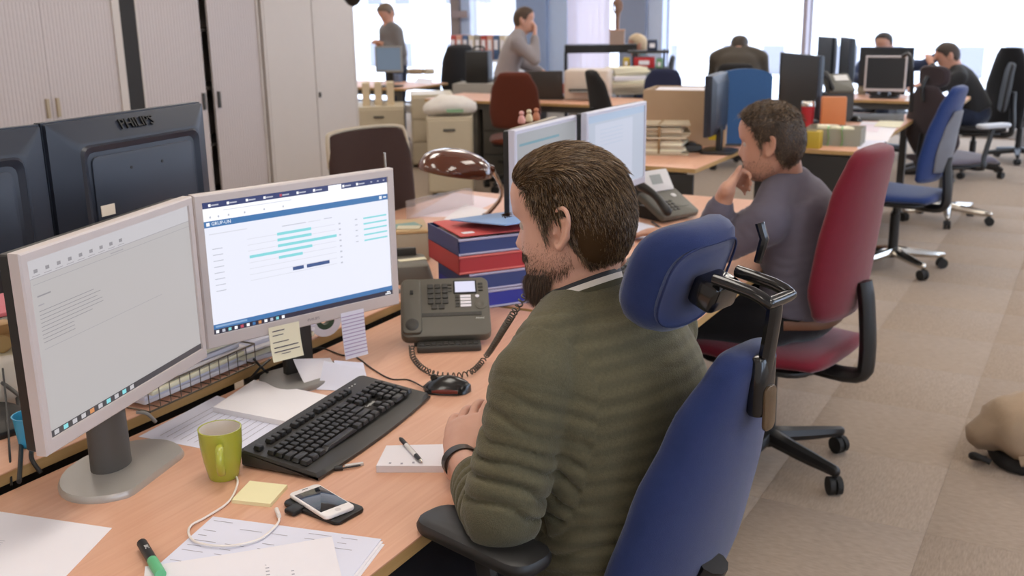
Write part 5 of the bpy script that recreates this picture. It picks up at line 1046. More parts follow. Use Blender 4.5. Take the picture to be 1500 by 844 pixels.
# man in slate sweater, hand on chin
RZ2 = R_(88); L2 = (-.93, 3.43, 0); tl2 = to_local(L2, RZ2); HC2 = tl2(PD(1128, 208, 3.52)); HM2 = head_matrix(HC2, pitch=6, yaw=4, roll=0, k=1.03)
SL2 = mat('slate_knit', '#625d68', .9, var=.06, scale=40, bump=.3, bscale=700, spec=.15, sheen=.25)
wl = tl2(PD(1066, 276, 3.40)); el = Vector((-.19, .17, .785))
J2 = dict(HM=HM2, torso=[((0, -.11, .60), .175, .13), ((0, -.12, .70), .17, .13), ((0, -.11, .80), .175, .13), ((0, -.085, .90), .185, .125), ((0, -.06, .955), .175, .105), ((-.01, -.045, 1.0), .115, .078), ((-.02, -.035, 1.035), .066, .062)],
          shR=(.19, -.04, .92), shL=(-.19, -.045, .915), elL=el, wrL=wl, elR=(.26, .22, .77), wrR=(.14, .42, .77), legs=[(.10, -.06, .57), (.14, .36, .54), (.14, .36, .09)], sleeve=[.074, .064, .056, .054, .046])
ch = HM2@Vector((-.03, .09, -.075))
hands2 = {'L': dict(d=(ch-Vector(wl)).normalized(), nrm=(-.6, .5, .2), thumb=-1, curl=(.9, 1.0, .6), thumb_curl=.3, thumb_dir=(.0, -.35, .9)), 'R': dict(d=(-.3, .9, 0), nrm=(0, 0, 1), thumb=-1, curl=(.2, .3, .2))}
b2, sw2 = person('man in slate grey sweater resting his chin on his hand', L2, RZ2, J2, SK2, SL2, fabric('trousers_black', '#1d1c1e', .1), vox=.006, hands=hands2, cuff=.84, folds=.006, it=2, top_extra=.008)
HB2 = [mat('hair2_dark', '#3a2c20', .5, var=.2), mat('hair2_mid', '#594635', .5, var=.2), mat('hair2_light', '#7a644c', .5, var=.2)]
hair(b2, HM2, HB2, 7000, lambda p: .03 if p[2] > .06 else .014, lambda p, n: (random.gauss(0, .6), -.1 if p[2] > .05 else -.3, .4 if p[2] > .06 else -.7), width=.0022, cap=.009, lift=.9, rnd=.5, capm=HB2[0])
beard(b2, HM2, HB2[:2], 1500, lambda q: .005, lambda p, z, t: np.where((z < -.05) & (p[:, 1] > -.02), .5, np.where((z < -.0) & (p[:, 1] > -.012) & (p[:, 1] < .02), .4, 0)), width=.0013, name='stubble')
neck_ring2 = None
MB().tube([Vector((-.175, -.11, .575))+Vector((0, 0, .0)), Vector((-.10, -.235, .58)), Vector((.1, -.235, .58)), Vector((.175, -.11, .575))], .016, 8, sub=4, ry=[.004]*4, side=(0, 0, 1)).build('belt', mat('belt_brown', '#6b4630', .5), b2)
# ---------------------------------------------------------------- middle distance: desks beyond the thinking man
desk('beech desk with newspapers and cardboard box beyond the display phone', -2.62, -1.83, 5.22, 6.95, .74, panel=-1, ends=True)
desk('beech desk with plastic crate, red tumbler and papers beyond the red chair', -1.81, -1.18, 6.18, 8.3, .74, panel=-1, ends=True)
desk('beech desk with two black screens by the window', -2.35, -1.02, 9.35, 9.95, .74)
CARD = mat('cardboard', '#b99f82', .8, var=.08, scale=6); YEL = mat('label_yellow', '#d8bd2a', .6); NEWS = mat('newsprint', '#cdbfa6', .85, var=.12, scale=40)
bx = thing('cardboard_box', 'open cardboard box with yellow label behind the newspapers', 'box', (-2.23, 6.22, .74), R_(8)); b = MB(); W_, D_, h_ = .50, .34, .33
for c, d in (((0, -D_/2, h_/2), (W_, .006, h_)), ((0, D_/2, h_/2), (W_, .006, h_)), ((-W_/2, 0, h_/2), (.006, D_, h_)), ((W_/2, 0, h_/2), (.006, D_, h_)), ((0, 0, .003), (W_, D_, .006))): b.box(c, d)
b.build('carton', CARD, bx); MB().box((.19, -D_/2-.004, .16), (.07, .002, .24)).build('yellow_label', YEL, bx); text_mesh('lettering', 'POST', .055, INK, bx, (.19, -D_/2-.0055, .16), (R_(90), R_(90), 0), .0003)
for k in range(4): MB().rbox((0, 0, .007), (.42, .28, .012), .004, .002).build('paper_bundle', PAPER, bx, loc=(0, 0, .27+.014*k), rot=(0, 0, .03*k))
nw, hz = stack_of_papers('tall stack of tied newspapers in front of the cardboard box', (-2.22, 5.72, .74), R_(15), .30, .22, 15, [NEWS, CREAMP, NEWS, mat('newsprint2', '#b5a68c', .85, var=.15, scale=40)], .013, name='newspaper_stack', cat='newspapers', part='newspaper')
MB().box((0, 0, hz/2), (.012, .232, hz+.004)).build('string', mat('string', '#8c6f4a', .8), nw)
gd = P(1012, 222, .74); g_ = thing('mobile_phone', 'dark handset charger beside the newspapers', 'charger', (gd.x, gd.y, .74), R_(30)); MB().rbox((0, 0, .02), (.12, .09, .04), .015, .008).build('cradle', PHD, g_); MB().rbox((0, .01, .045), (.05, .1, .02), .01, .005).build('handset', BLACK, g_)
ds = PD(1090, 150, 6.5); sc2 = thing('desk_partition', 'blue fabric desk partition with arched top and beige edge', 'partition', (ds.x, ds.y, .745), R_(28)); b = MB(); out = [(-.16, 0), (.16, 0)]+[(.16*math.cos(t), .40+.05*math.sin(t)) for t in [math.pi*i/12 for i in range(13)]]
b.loft([[Vector((x, -.015, z)) for x, z in out], [Vector((x, .015, z)) for x, z in out]]); b.build('fabric_panel', fabric('partition_blue', '#3c5f8c', .06), sc2); MB().box((-.168, 0, .205), (.02, .04, .41)).build('edge_post', mat('edge_beige', '#a8967c', .5), sc2); MB().rbox((0, 0, .004), (.34, .1, .008), .01, .002).build('foot', CHAR, sc2)
def far_mon(px, py, D, yaw, W, H, lab, dz=.74, **k):
    q = PD(px, py, D); return monitor(lab, (q.x, q.y, q.z), yaw, W, H, dz, bezel=k.pop('bezel', BM), shell=k.pop('shell', BM), stand=k.pop('stand', 'black'), **k)
far_mon(1043, 152, 6.2, 186, .40, .34, 'narrow dark monitor side-on beside the blue partition')
far_mon(1168, 124, 7.75, 222, .57, .42, 'large dark grey monitor seen from behind, above the red tumbler', shell=mat('mon_grey', '#515b68', .35))
far_mon(1207, 82, 9.0, 215, .30, .30, 'pale-edged monitor behind the large dark grey one', shell=mat('mon_pale', '#7a828f', .4)); far_mon(1236, 88, 8.7, 205, .32, .34, 'small dark monitor behind the desk phone on its riser', shell=mat('mon_dark2', '#2f3a44', .4))
far_mon(1297, 98, 10.0, 268, .46, .34, 'wide black screen hiding the man in navy', screen=glow('screen_dark', '#16181b', .6)); far_mon(1297, 108, 9.7, 275, .34, .30, 'silver-rimmed black screen in front of the wide black one', bezel=SILVER, screen=glow('screen_dark', '#16181b', .6))
def cylthing(name, label, cat, p, r, h, m, lid=None):
    t = thing(name, label, cat, p); MB().lathe([(r*.85, 0), (r*.88, .004), (r, h), (r*.93, h), (r*.82, .01)], 22).build('cup', m, t)
    if lid: MB().lathe([(r*1.03, h-.005), (r*1.03, h+.015), (r*.9, h+.03), (r*.2, h+.032)], 22).build('lid', lid, t)
    return t
q = P(1182, 187, .74); cylthing('tumbler', 'red insulated tumbler with steel lid', 'tumbler', q, .045, .15, mat('tumbler_red', '#a3202c', .4), CHROME)
q = P(1219, 188, .74); t = thing('orange_carton', 'orange carton standing behind the plastic crate', 'carton', q, R_(20)); MB().rbox((0, 0, .11), (.16, .08, .2), .008, .004).build('sleeve', mat('carton_orange', '#c47a4a', .6), t); MB().box((0, 0, .005), (.17, .09, .01)).build('tray', PAPER, t)
q = P(1181, 218, .74); t = thing('tissue_box', 'mustard yellow box at the desk edge beside the plastic crate', 'box', q+Vector((0, .06, 0)), R_(5)); MB().rbox((0, 0, .05), (.14, .11, .1), .006, .004).build('box', mat('box_mustard', '#b89a2c', .6), t); MB().box((0, 0, .1005), (.08, .04, .002)).build('slot', CHAR, t)
q = P(1216, 214, .74); cr = thing('plastic_crate', 'clear plastic crate of oddments with green ribbon', 'crate', q+Vector((0, .12, 0)), R_(4)); b = MB()
for c, d in (((0, -.11, .05), (.32, .004, .1)), ((0, .11, .05), (.32, .004, .1)), ((-.16, 0, .05), (.004, .22, .1)), ((.16, 0, .05), (.004, .22, .1)), ((0, 0, .002), (.32, .22, .004))): b.box(c, d)
b.build('crate', clear('crate_clear', '#c9c8bc', .55, .3), cr); random.seed(11)
for k in range(9): MB().rbox((0, 0, .0), (random.uniform(.06, .12), random.uniform(.04, .08), .03), .01, .006).build('oddment', random.choice([CREAMP, GREYP, CHAR, NEWS]), cr, loc=(random.uniform(-.1, .1), random.uniform(-.06, .06), .03+.03*(k//3)), rot=(0, 0, random.uniform(0, 3)))
for x in (-.03, .05): MB().tube([(x, -.05, .1), (x, -.115, .1), (x+.01, -.118, .03), (x-.01, -.12, -.03)], .012, 8, sub=3, ry=[.0015]*4).build('ribbon', mat('ribbon_green', '#86c07a', .6), cr)
for k, (pp, mm, lb) in enumerate(((((1248, 205), (1262, 178), (1318, 180), (1300, 208)), PAPER, 'large white sheet on the crate desk'), (((1252, 192), (1262, 182), (1292, 183), (1285, 194)), mat('pink_paper'), 'pink note on the crate desk'), (((1255, 219), (1262, 206), (1298, 207), (1285, 220)), PAPER2, 'white slip at the near edge of the crate desk'), (((1280, 186), (1290, 176), (1325, 178), (1318, 188)), CREAMP, 'yellowish sheet on the crate desk'))):
    sheet('paper_sheet', lb, 'paper', q4(.74, *pp), .74+.0015*k, m=mm)
q = P(1290, 170, .74); keyboard('dark keyboard on the crate desk', (-1.46, 7.86, .74), R_(8), keys=False); q = P(1252, 178, .74); mouse('small dark mouse on the crate desk', (q.x, q.y, .74), 1.2, group=None)
q = PD(1226, 118, 7.9); t = thing('desk_phone', 'grey desk telephone raised on a riser behind the orange carton', 'telephone', (q.x, q.y, .74), R_(35)); MB().box((0, 0, .1), (.2, .16, .2)).build('riser', CHAR, t); Fx = Matrix.Translation((0, -.09, .21))@Matrix.Rotation(R_(35), 4, 'X'); MB(Fx).rbox((0, .09, 0), (.2, .19, .03), .015, .006).build('body', PG2, t); MB(Fx).box((.03, .13, .017), (.1, .06, .006)).build('display_panel', mat('phone2_silver'), t); MB(Fx).tube([(-.075, .01, .03), (-.075, .09, .045), (-.075, .17, .03)], [.02, .016, .02], 10, sub=3, dome=True).build('handset', BLACK, t)
for k, (px, py, c_, lb) in enumerate(((1262, 138, '#8f8a78', 'olive plush figure on the window desk'), (1278, 138, '#5a4a3c', 'brown plush figure on the window desk'), (1312, 141, '#3a3632', 'dark plush figure on the window desk'))):
    q = P(px, py, .74); t = thing('plush_figure', lb, 'toy', q); cm = mat('plush%d' % k, c_, .9); MB().lathe([(.03, 0), (.045, .03), (.035, .08), (.015, .1)], 14).build('body', cm, t); MB().ball((0, 0, .125), .034, 12, 8).build('head', cm, t)
sheet('paper_sheet', 'white papers at the end of the window desk', 'paper', q4(.74, (1325, 148), (1330, 140), (1372, 141), (1366, 150)), .74)
sheet('paper_sheet', 'white sheet at the corner of the window desk', 'paper', q4(.74, (1392, 152), (1395, 145), (1412, 146), (1408, 153)), .7412)
# chairs in the aisle
c3 = office_chair('blue chair with grey back shell and chrome base beyond the red chair', (-1.02, 6.5, 0), R_(78), BLUE2, ([(-.20, .58), (-.225, .7), (-.25, .84), (-.28, .98), (-.31, 1.08)], [.38, .42, .40, .33, .24], [.06, .07, .07, .06, .05]), seat_z=.5, base=CHROME, a0=-.9)
cushion('back_shell', [(-.26, .62), (-.285, .74), (-.30, .86), (-.32, .96)], [.22, .26, .22, .14], [.02, .022, .02, .015], mat('shell_grey', '#6f7078', .6), c3, bow=.03)
c4 = office_chair('aubergine high-back chair with pale arm pads and headrest in the aisle', (-.92, 8.1, 0), R_(-38), DKBR, ([(-.20, .50), (-.23, .61), (-.25, .74), (-.265, .87), (-.28, .96)], [.36, .50, .48, .36, .22], [.06, .07, .07, .06, .05]), seat_z=.5, base=CHROME, arms=(.29, .06, .73, .27), fab2=fabric('grey_seat', '#6a6570', .08), a0=.5)
for o in c4.children:
    if o.name.startswith('arm_pad'): o.data.materials[0] = mat('pad_pale', '#b9bcc2', .4)
pad('headrest', .27, .15, .05, DKBR, c4, Matrix.Translation((0, -.25, 1.05))); MB().tube([(0, -.31, .88), (0, -.33, .97), (0, -.29, 1.05)], .014, 8, sub=3).build('headrest_post', BLACK, c4)
MB().tube([(-.1, -.32, .8), (-.09, -.34, 1.0), (-.08, -.36, 1.10), (-.1, -.36, 1.17), (-.14, -.35, 1.20), (-.2, -.34, 1.18)], .014, 8, sub=5).build('coat_bow', BLACK, c4)
c5 = office_chair('dark chair draped with a black jacket near the waste bin', (-.70, 11.4, 0), R_(-30), mat('chair_black', '#1f1d1e', .8), ([(-.22, .6), (-.24, .75), (-.26, .95), (-.27, 1.08)], [.28, .32, .28, .2], [.05]*4), seat_z=.48)
jk = MB(); rings = []
for i in range(12):
    v = i/11; z = 1.10-.74*v; w_ = .10+.11*min(1, v*2.2)**.6; r = []
    for j in range(28):
        a = 2*math.pi*j/28; f = 1+.10*math.sin(5*a+v*4)*v; r.append(Vector((w_*math.cos(a)*f, -.27+(.075+.055*v)*math.sin(a)*f, z)))
    rings.append(r)
jk.loft(rings); jo = jk.build('jacket', fabric('jacket_black', '#161517', .1), loc=(-.70, 11.4, 0), rot=(0, 0, R_(-30)), smooth=60); tag(jo, 'black jacket hanging over the chair back by the waste bin', 'jacket')
bn = thing('waste_bin', 'pale grey round waste bin under the window', 'bin', (-.64, 12.3, 0)); MB().lathe([(.12, 0), (.125, .005), (.16, .38), (.165, .385), (.155, .385), (.115, .012)], 28).build('bucket', mat('bin_grey', '#a9adb6', .5), bn); MB().lathe([(.166, .375), (.17, .385), (.166, .392), (.158, .385)], 28, cap=False).build('rim', GREYP, bn)
# ---------------------------------------------------------------- far left: desks, drawers, shelves
desk('pale desk with a grey-backed screen beside the cabinet row', -8.3, -6.35, 9.05, 9.9, .74)
desk('long desk under the piles of paper by the brick-brown chair', -5.5, -3.4, 8.15, 8.85, .74)
pedestal('beige drawer unit at the end of the cabinet row, carrying a file rack', (-6.35, 8.6, 0), R_(35), .5, .5, .62, n=2)
pedestal('taller beige drawer unit under the pale desk', (-5.95, 8.95, 0), R_(35), .42, .5, .72, n=3)
bp_ = Vector((-4.88, 7.62, 0)); pedestal('beige two-drawer unit with a white sack on top', (bp_.x, bp_.y, 0), R_(30), .38, .42, .67, n=2)
pedestal('dark grey drawer unit under the long desk, near the beige one', (-5.2, 8.5, 0), R_(4), .42, .5, .70, m=mat('ped_dark', '#4a4640', .6), n=3, hm=BLACK); pedestal('dark grey drawer unit under the long desk, near the brick-brown chair', (-4.72, 8.48, 0), R_(4), .42, .5, .70, m=MATS['ped_dark'], n=3, hm=BLACK)
sk = thing('white_sack', 'white plastic sack with green print on the beige drawers', 'sack', (bp_.x, bp_.y, .67), R_(30)); b = MB(); b.tube([(-.17, 0, .06), (-.05, 0, .08), (.08, .01, .075), (.17, 0, .06)], [.06, .085, .08, .06], 18, sub=4, ry=[.14, .19, .18, .14], side=(0, 0, 1), dome=True); so = b.build('sack', mat('sack_white', '#dcd6cf', .7, bump=.5, bscale=30), sk, smooth=60)
for v in so.data.vertices: v.co.z = max(.002, v.co.z+.02*noise.noise(v.co*16))
MB().box((.05, -.185, .05), (.14, .012, .025)).build('green_print', mat('print_green', '#8ab08a', .7), sk)
fr = thing('file_rack', 'cream card file rack on the drawer unit at the cabinet row end', 'file rack', (-6.35, 8.6, .62), R_(35))
for k in range(3): MB().box((-.12+.12*k, 0, .11), (.07, .22, .22)).build('magazine_file', mat('file_cream', '#d2bfa0', .7), fr)
far_mon(569, 87, 11.3, 285, .30, .27, 'grey-rimmed screen in front of the man looking down', screen=glow('screen_bluegrey', '#6f7f92', .7), bezel=GREYP)
q = P(580, 120, .74); t = thing('paper_tray', 'low blue box on the pale desk', 'box', q, .2); MB().box((0, 0, .04), (.12, .1, .08)).build('box', mat('box_bluegrey', '#5d6c86', .6), t); MB().box((0, 0, .082), (.125, .105, .006)).build('lid', MATS['box_bluegrey'], t)
sheet('paper_sheet', 'white sheet at the rounded end of the pale desk', 'paper', q4(.74, (606, 122), (612, 114), (636, 116), (630, 124)), .74)
for k in range(5):
    q = P(592+9*k, 108, .74)+Vector((0, .12*(k % 2), 0)); tag(MB().rbox((0, 0, .025), (.11, .15, .06), .01, .006).build('paper_pile', [NEWS, PAPER, CARD, PAPER2, NEWS][k], loc=q, rot=(0, 0, k)), ['brown paper pile on the pale desk', 'white paper pile on the pale desk', 'kraft paper pile on the pale desk', 'lilac paper pile on the pale desk', 'cream paper pile on the pale desk near the red chair'][k], 'papers')
office_chair('red-seated chair with black back at the pale desk', (-6.62, 10.35, 0), R_(60), mat('chair_black', '#1f1d1e'), ([(-.2, .62), (-.22, .75), (-.25, .95), (-.28, 1.1)], [.36, .42, .4, .32], [.07]*4), seat_z=.5, fab2=fabric('seat_red', '#b8252c', .1))
# binder shelf by the window
sh_ = thing('low_shelf', 'low white shelf of binders under the window sign', 'shelf', (-7.3, 12.3, 0), 0); MB().box((0, .0, .40), (1.0, .35, .04)).build('shelf_board', WALL, sh_); MB().box((0, .0, .03), (1.0, .35, .06)).build('plinth', WALL, sh_); MB().box((0, .0, .84), (1.0, .35, .03)).build('top_board', WALL, sh_)
for s in (-1, 1): MB().box((s*.49, 0, .42), (.02, .35, .84)).build('side_panel', WALL, sh_)
bc = [('red', '#b4483c'), ('cream', '#d9cbb2'), ('salmon', '#d39a86'), ('grey', '#9a948c'), ('blue', '#4a6288')]
for k in range(9): nm, cc_ = bc[(k*2) % 5]; binder('%s binder standing on the low white shelf' % nm, (-7.7+.095*k, 12.28, .855), 0, mat('binder_'+nm, cc_, .5), .31, .08, .27, 'binders on the low white shelf')
# long desk: papers, laptop, shelf behind, statuette
q = Vector((-4.42, 8.5, .74)); lt = thing('laptop', 'open dark laptop seen from behind on the long desk', 'laptop', q, R_(20)); MB().rbox((0, .05, .01), (.34, .24, .018), .01, .004).build('base', CHAR, lt); MB(Matrix.Translation((0, -.07, .018))@Matrix.Rotation(R_(8), 4, 'X')).rbox((0, 0, .12), (.34, .012, .24), .004, .004).build('lid', mat('laptop_dark', '#37332f', .5), lt)
q = P(865, 143, .74)+Vector((-.05, .14, 0)); random.seed(21)
stack_of_papers('messy pile of files with a blue wallet on the long desk', q, R_(15), .36, .27, 7, [PAPER, CREAMP, NEWS, GREYP, mat('wallet_blue', '#5a7fb4', .6), PAPER], .032, jitter=.03); q = P(905, 140, .74)+Vector((0, .2, 0)); stack_of_papers('leaning stack of cream and grey files beside the messy pile', q, R_(40), .34, .25, 8, [CREAMP, GREYP, PAPER, NEWS], .03, jitter=.03)
q = PD(862, 98, 9.6); t = thing('printer', 'cream office printer behind the messy paper pile', 'printer', (q.x, q.y, .74), R_(18)); MB().rbox((0, 0, .13), (.40, .34, .26), .03, .02).build('housing', mat('printer_cream', '#d2c2b2', .5), t); MB().box((0, -.18, .09), (.3, .04, .02)).build('paper_slot', CHAR, t); MB().box((0, -.22, .08), (.26, .1, .008)).build('output_tray', GREYP, t)
for k, (x, y, c_, lb) in enumerate(((735, 143, '#d8c7a8', 'cream parcel at the left end of the long desk'), (820, 137, '#b04a48', 'small red box on the long desk'), (835, 141, '#a33a40', 'red folder box beside the messy pile'), (778, 141, '#d9cbb4', 'cream tube of papers by the laptop'))):
    q = P(x, y, .74)+Vector((0, .08, 0)); t = thing('small_box', lb, 'box', q, .4*k); MB().rbox((0, 0, .04), (.16, .12, .08), .008, .004).build('box', mat('sb%d' % k, c_, .6), t); MB().box((0, 0, .081), (.165, .125, .006)).build('lid', mat('sb%d' % k), t)
kq = PD(880, 95, 11.2); bs = thing('black_shelf', 'long black shelf unit carrying the statuette plinth', 'shelf', (kq.x, kq.y, 0), R_(24)); MB().box((0, 0, 1.11), (.74, .3, .08)).build('top_board', BLACK, bs); MB().box((0, 0, .6), (.74, .3, .03)).build('shelf_board', BLACK, bs)
for s in (-1, 1): MB().box((s*.36, 0, .54), (.03, .3, 1.08)).build('side_panel', BLACK, bs)
q = PD(904, 62, 11.1); st = thing('statuette', 'slender bronze statuette on a card plinth by the blind', 'statuette', (q.x, q.y, 1.151), R_(20)); MB().box((0, 0, .07), (.15, .13, .14)).build('plinth', mat('plinth_card', '#a58d80', .7), st); MB().box((0, 0, .143), (.16, .14, .01)).build('plinth_cap', mat('plinth_cap', '#c59d84', .7), st)
b = MB(); b.tube([(0, 0, .14), (0, 0, .25), (.005, 0, .34), (0, 0, .42), (0, 0, .47)], [.02, .022, .03, .038, .015], 12, sub=4, ry=[.018, .02, .024, .024, .014]); b.ball((0, 0, .50), (.02, .022, .028), 12, 8); b.tube([(.036, 0, .43), (.045, -.01, .36), (.02, -.03, .31)], .009, 8, sub=3); b.tube([(-.036, 0, .43), (-.045, -.01, .36), (-.02, -.03, .31)], .009, 8, sub=3); b.build('figure', mat('bronze', '#8a6a58', .45, metal=.3), st, smooth=60)
for k, (x, y, c_, w_, lb) in enumerate(((944, 91, '#b4242a', .2, 'bright red box file on the wall shelf'), (966, 93, '#6f9a6a', .06, 'green box file beside the red one'), (918, 92, '#c2a52c', .06, 'yellow box file beside the red one'), (956, 66, '#2f3850', .1, 'dark navy box above the red box file'))):
    q = PD(x, y, 10.6); t = thing('box_file', lb, 'box file', (q.x, q.y, q.z-.05), R_(20)); MB().rbox((0, 0, .05), (w_, .2, .10), .004, .003).build('case', mat('bf%d' % k, c_, .5), t); MB().box((0, -.102, .05), (w_*.5, .003, .04)).build('label', PAPER, t)
q = PD(942, 100, 10.6); ws = thing('narrow_shelf', 'narrow grey shelf unit with coloured box files', 'shelf', (q.x, q.y, 0), R_(20)); zz = PD(944, 91, 10.6).z-.05
for z in (.03, .4, zz-.012): MB().box((0, 0, z), (.5, .26, .024)).build('shelf_board', CHAR, ws)
for s in (-1, 1): MB().box((s*.24, 0, zz/2), (.02, .26, zz)).build('side_panel', CHAR, ws)
MB().box((.05, 0, PD(956, 66, 10.6).z-.062), (.4, .22, .024)).build('upper_board', CHAR, ws); MB().box((.2, .08, (zz+PD(956, 66, 10.6).z)/2-.04), (.02, .02, PD(956, 66, 10.6).z-zz)).build('bracket', CHAR, ws); MB().box((-.1, .08, (zz+PD(956, 66, 10.6).z)/2-.04), (.02, .02, PD(956, 66, 10.6).z-zz)).build('bracket', CHAR, ws)
office_chair('brick-brown high-back chair in front of the leaning man', (-4.44, 8.0, 0), R_(25), fabric('brick_wool', '#5f2d1e', .1), ([(-.2, .58), (-.22, .7), (-.25, .86), (-.28, 1.0)], [.40, .44, .40, .28], [.06]*4), seat_z=.48, bar=False)
q = PD(918, 122, 8.9); c7 = office_chair('black chair with a coat slung over it beside the long desk', (q.x, q.y-.1, 0), R_(-40), mat('chair_black', '#1f1d1e'), ([(-.2, .6), (-.22, .75), (-.25, .92), (-.28, 1.02)], [.36, .4, .34, .22], [.06]*4), seat_z=.48)
q = PD(953, 112, 9.4); office_chair('navy round-backed chair behind the cardboard box', (q.x, q.y, 0), R_(170), fabric('navy_wool', '#262c48', .1), ([(-.2, .6), (-.22, .72), (-.24, .88), (-.25, .96)], [.34, .4, .38, .3], [.07]*4), seat_z=.48)
sg = PY(673, 21, YW-.08); t = thing('window_sign', 'taupe sign board fixed to the window post', 'sign', sg); MB().box((0, -.01, 0), (.27, .02, .10)).build('board', mat('sign_taupe', '#9c8c8c', .6), t); MB().box((0, .005, 0), (.05, .02, .06)).build('bracket', CHAR, t)
q = PD(702, 103, 11.7); t = thing('equipment_case', 'black equipment case on the long cupboard behind the red chair', 'case', (q.x, q.y, .74), R_(15)); MB().rbox((0, 0, .17), (.26, .2, .34), .02, .01).build('case', BLACK, t); MB().tube([(-.06, 0, .34), (-.05, 0, .38), (.05, 0, .38), (.06, 0, .34)], .01, 8, sub=3).build('handle', BLACK, t)
t2_ = thing('side_cupboard', 'grey cupboard carrying the black equipment case', 'cupboard', (q.x, q.y, 0), R_(15)); MB().box((0, 0, .38), (.5, .4, .72)).build('body', mat('cup_grey', '#a8a29a', .6), t2_); MB().box((0, -.205, .37), (.48, .012, .68)).build('door', mat('cup_grey'), t2_); MB().box((0, 0, .01), (.48, .38, .02)).build('plinth', CHAR, t2_)
# ---------------------------------------------------------------- people in the distance
SK3 = skin_mat('skin_far', '#c2917c')
def stand_joints(lean=0, head_pitch=0, hz=1.0):
    L = lambda y, z: y+lean*max(0, z-.95)
    T_ = [((0, L(0, .95), .95), .16, .12), ((0, L(0, 1.08), 1.08), .155, .118), ((0, L(0, 1.22), 1.22), .17, .122), ((0, L(.01, 1.34), 1.34), .175, .112), ((0, L(.01, 1.41), 1.41), .12, .085), ((0, L(.01, 1.45), 1.45), .064, .062)]
    return T_
def hairs(b, HM, cols, n=1500, ln=.015): 
    ms = [mat('hf_'+c.strip('#'), c, .6, var=.2) for c in cols]; hair(b, HM, ms, n, lambda p: ln, lambda p, nn: (0, -.5, -.6), width=.003, cap=.008, lift=.4, capm=ms[0])
def scaled(J, k):
    o = dict(J); f = lambda p: tuple(Vector(p)*k)
    o['torso'] = [(f(p), a*k, b*k) for p, a, b in J['torso']]
    for n in ('shR', 'shL', 'elR', 'elL', 'wrR', 'wrL'): o[n] = f(J[n])
    if J.get('legs'): o['legs'] = [f(p) for p in J['legs']]
    return o
def leg_stand(): return [(.09, 0, .92), (.1, .02, .5), (.1, 0, .09)]
def leg_sit(): return [(.10, .03, .54), (.13, .44, .50), (.13, .42, .09)]
GREY1 = mat('grey_knit', '#6f6c6c', .9, var=.05, sheen=.2); GREY2 = mat('grey_knit2', '#8f8788', .9, var=.05, sheen=.2); JEANS = fabric('jeans_navy', '#232a3c', .1)
# man looking down, behind the grey-rimmed screen
q = PD(571, 27, 12.5); T_ = stand_joints(.12); hz = q.z
k = (hz+.10)/1.70*1.04; JA = scaled(dict(torso=T_, shR=(.19, .05, 1.37), shL=(-.19, .05, 1.37), elR=(.27, .02, 1.10), elL=(-.26, .02, 1.10), wrR=(.08, .20, 1.22), wrL=(-.06, .20, 1.23), legs=leg_stand()), k)
RZA = R_(150); JA['HM'] = head_matrix((0, .10*k, 1.585*k), pitch=32, yaw=18, k=1.0); bA, _ = person('man in grey long-sleeved top looking down at his hands by the window', (q.x, q.y+.08, 0), RZA, JA, SK3, GREY1, JEANS, vox=.012, cuff=.95, torso_k=1.12); hairs(bA, JA['HM'], ['#6b5a4c', '#857260'], 900, .006)
# man leaning forward, hand at his mouth
q = PD(768, 34, 10.4); k = (q.z+.10)/1.70*1.03; T_ = stand_joints(.35); f_ = .20
JB = scaled(dict(torso=T_, shR=(.18, .15, 1.35), shL=(-.18, .15, 1.35), elR=(.20, .34, 1.16), elL=(-.24, .2, 1.1), wrR=(.06, .34, 1.42), wrL=(-.2, .42, 1.02), legs=leg_stand()), k)
JB['HM'] = head_matrix((0, .23*k, 1.575*k), pitch=6, k=1.0); RZB = R_(-62); fwd = Vector((-math.sin(RZB), math.cos(RZB), 0)); lB = Vector((q.x, q.y, 0))-fwd*.23*k
bB, _ = person('man in pale grey sweater leaning with his hand at his mouth', lB, RZB, JB, SK3, GREY2, fabric('trousers_dark', '#2a2624', .1), vox=.012, cuff=.98, hands={'R': dict(d=(-.3, .1, .9), nrm=(.3, .9, 0), thumb=1, curl=(.6, .7, .5))}); hairs(bB, JB['HM'], ['#4a382a', '#6a523c'], 900, .014)
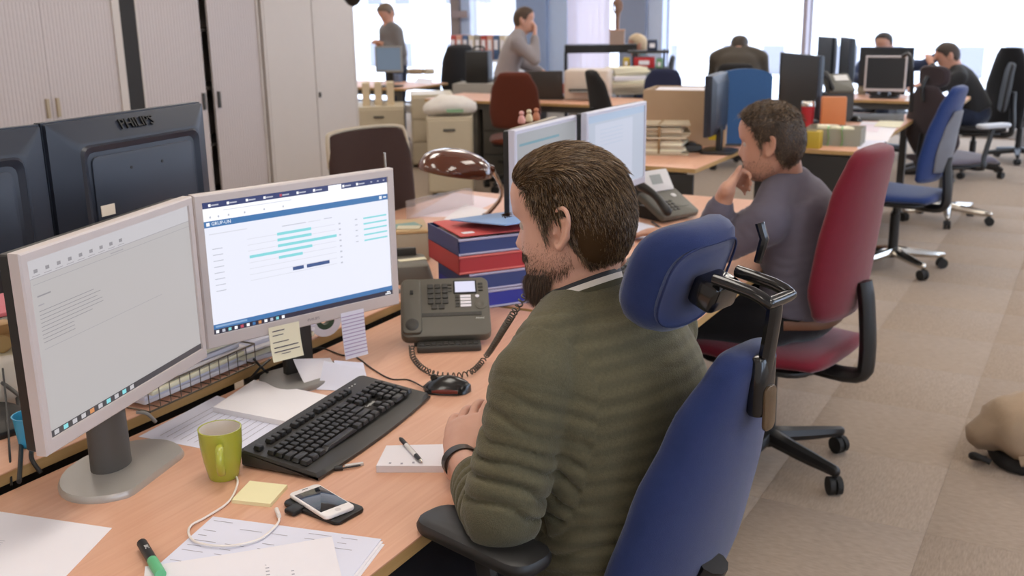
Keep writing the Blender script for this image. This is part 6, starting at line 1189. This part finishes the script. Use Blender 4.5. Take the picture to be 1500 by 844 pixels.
# seated people: hunched olive jacket, navy sweater, black sweater, blond
def sit(label, px, py, D, rz, top, hairc, pitch=20, up=0, hdrop=0, lean=.35, arms=None, hz=None, skin=SK3, tn='sweater', bulk=1.0, chair=True, cfab=None):
    q = PD(px, py, D); ztop = q.z; base = .50; s = (ztop-.05-base)/.72   # head centre about .72 m above the seat
    y = lambda z: lean*max(0, z-.58)
    T_ = [((0, 0, .57), .17*bulk, .13*bulk), ((0, y(.70), .70), .165*bulk, .128*bulk), ((0, y(.84), .84), .175*bulk, .128*bulk), ((0, y(.95), .95), .18*bulk, .115*bulk), ((0, y(1.02), 1.02), .12*bulk, .085), ((0, y(1.07), 1.07), .064, .062)]
    hz_ = 1.19; sc = ztop/(hz_+.0); T_ = [((p[0], p[1], .57+(p[2]-.57)*(ztop-.62)/(hz_-.62)), a, b) for p, a, b in T_]; zs = (ztop-.62)/(hz_-.62); Z = lambda z: .57+(z-.57)*zs+up; T_ = [((p[0], p[1], p[2]+up*min(1, max(0, (p[2]-.6)/.25))), a, b) for p, a, b in T_]
    hy = y(1.12)+.04; fwd = Vector((-math.sin(rz), math.cos(rz), 0)); loc = Vector((q.x, q.y, 0))-fwd*hy; ys = y(.98)
    a = arms or {}
    J = dict(torso=T_, shR=(.19*bulk, ys, Z(.97)), shL=(-.19*bulk, ys, Z(.97)), elR=a.get('elR', (.25, ys+.14, .80)), elL=a.get('elL', (-.25, ys+.14, .80)), wrR=a.get('wrR', (.12, ys+.32, .79)), wrL=a.get('wrL', (-.12, ys+.32, .79)), legs=leg_sit(), HM=head_matrix((0, hy, ztop), pitch=pitch))
    b, _ = person(label, loc, rz, J, skin, top, JEANS, vox=.012, cuff=.97, top_name=tn, top_extra=.014); hairs(b, J['HM'], hairc, 900, .014)
    if chair: office_chair('office chair under the '+label.split(' with ')[0].split(' bent')[0].split(' seated')[0], loc, rz, cfab or mat('chair_black', '#1f1d1e'), ([(-.22, .6), (-.24, .75), (-.25, .9), (-.26, .98)], [.34, .4, .36, .3], [.05]*4), seat_z=.47)
    return b
sit('person in dark olive jacket bent forward with back to the room', 1083, 70, 10.6, R_(14), mat('olive_jacket', '#4a4238', .85, var=.08, sheen=.2), ['#3a2e24', '#4a3c30'], pitch=45, lean=.2, up=.11, tn='jacket', bulk=1.12)
sit('man in navy sweater with one arm stretched out behind the black screens', 1294, 66, 11.3, R_(175), mat('navy_knit', '#2f3a58', .9, sheen=.2), ['#2a211c', '#3a2e26'], pitch=10, lean=.1, arms=dict(elL=(-.40, .14, .93), wrL=(-.58, .26, 1.04)))
sit('man in black sweater bent over papers near the waste bin', 1388, 82, 10.4, R_(100), mat('black_knit', '#1a1a1c', .9, sheen=.1), ['#3a2c22', '#54402f'], pitch=25, lean=.45, arms=dict(elL=(-.25, .34, .80), wrL=(-.1, .42, 1.0), elR=(.25, .34, .80), wrR=(.12, .5, .79)))
sit('fair-haired person half hidden behind the wall shelf', 934, 66, 11.7, R_(110), mat('teal_knit', '#5a6a70', .9), ['#c8b090', '#d8c4a4'], pitch=10, lean=.15)
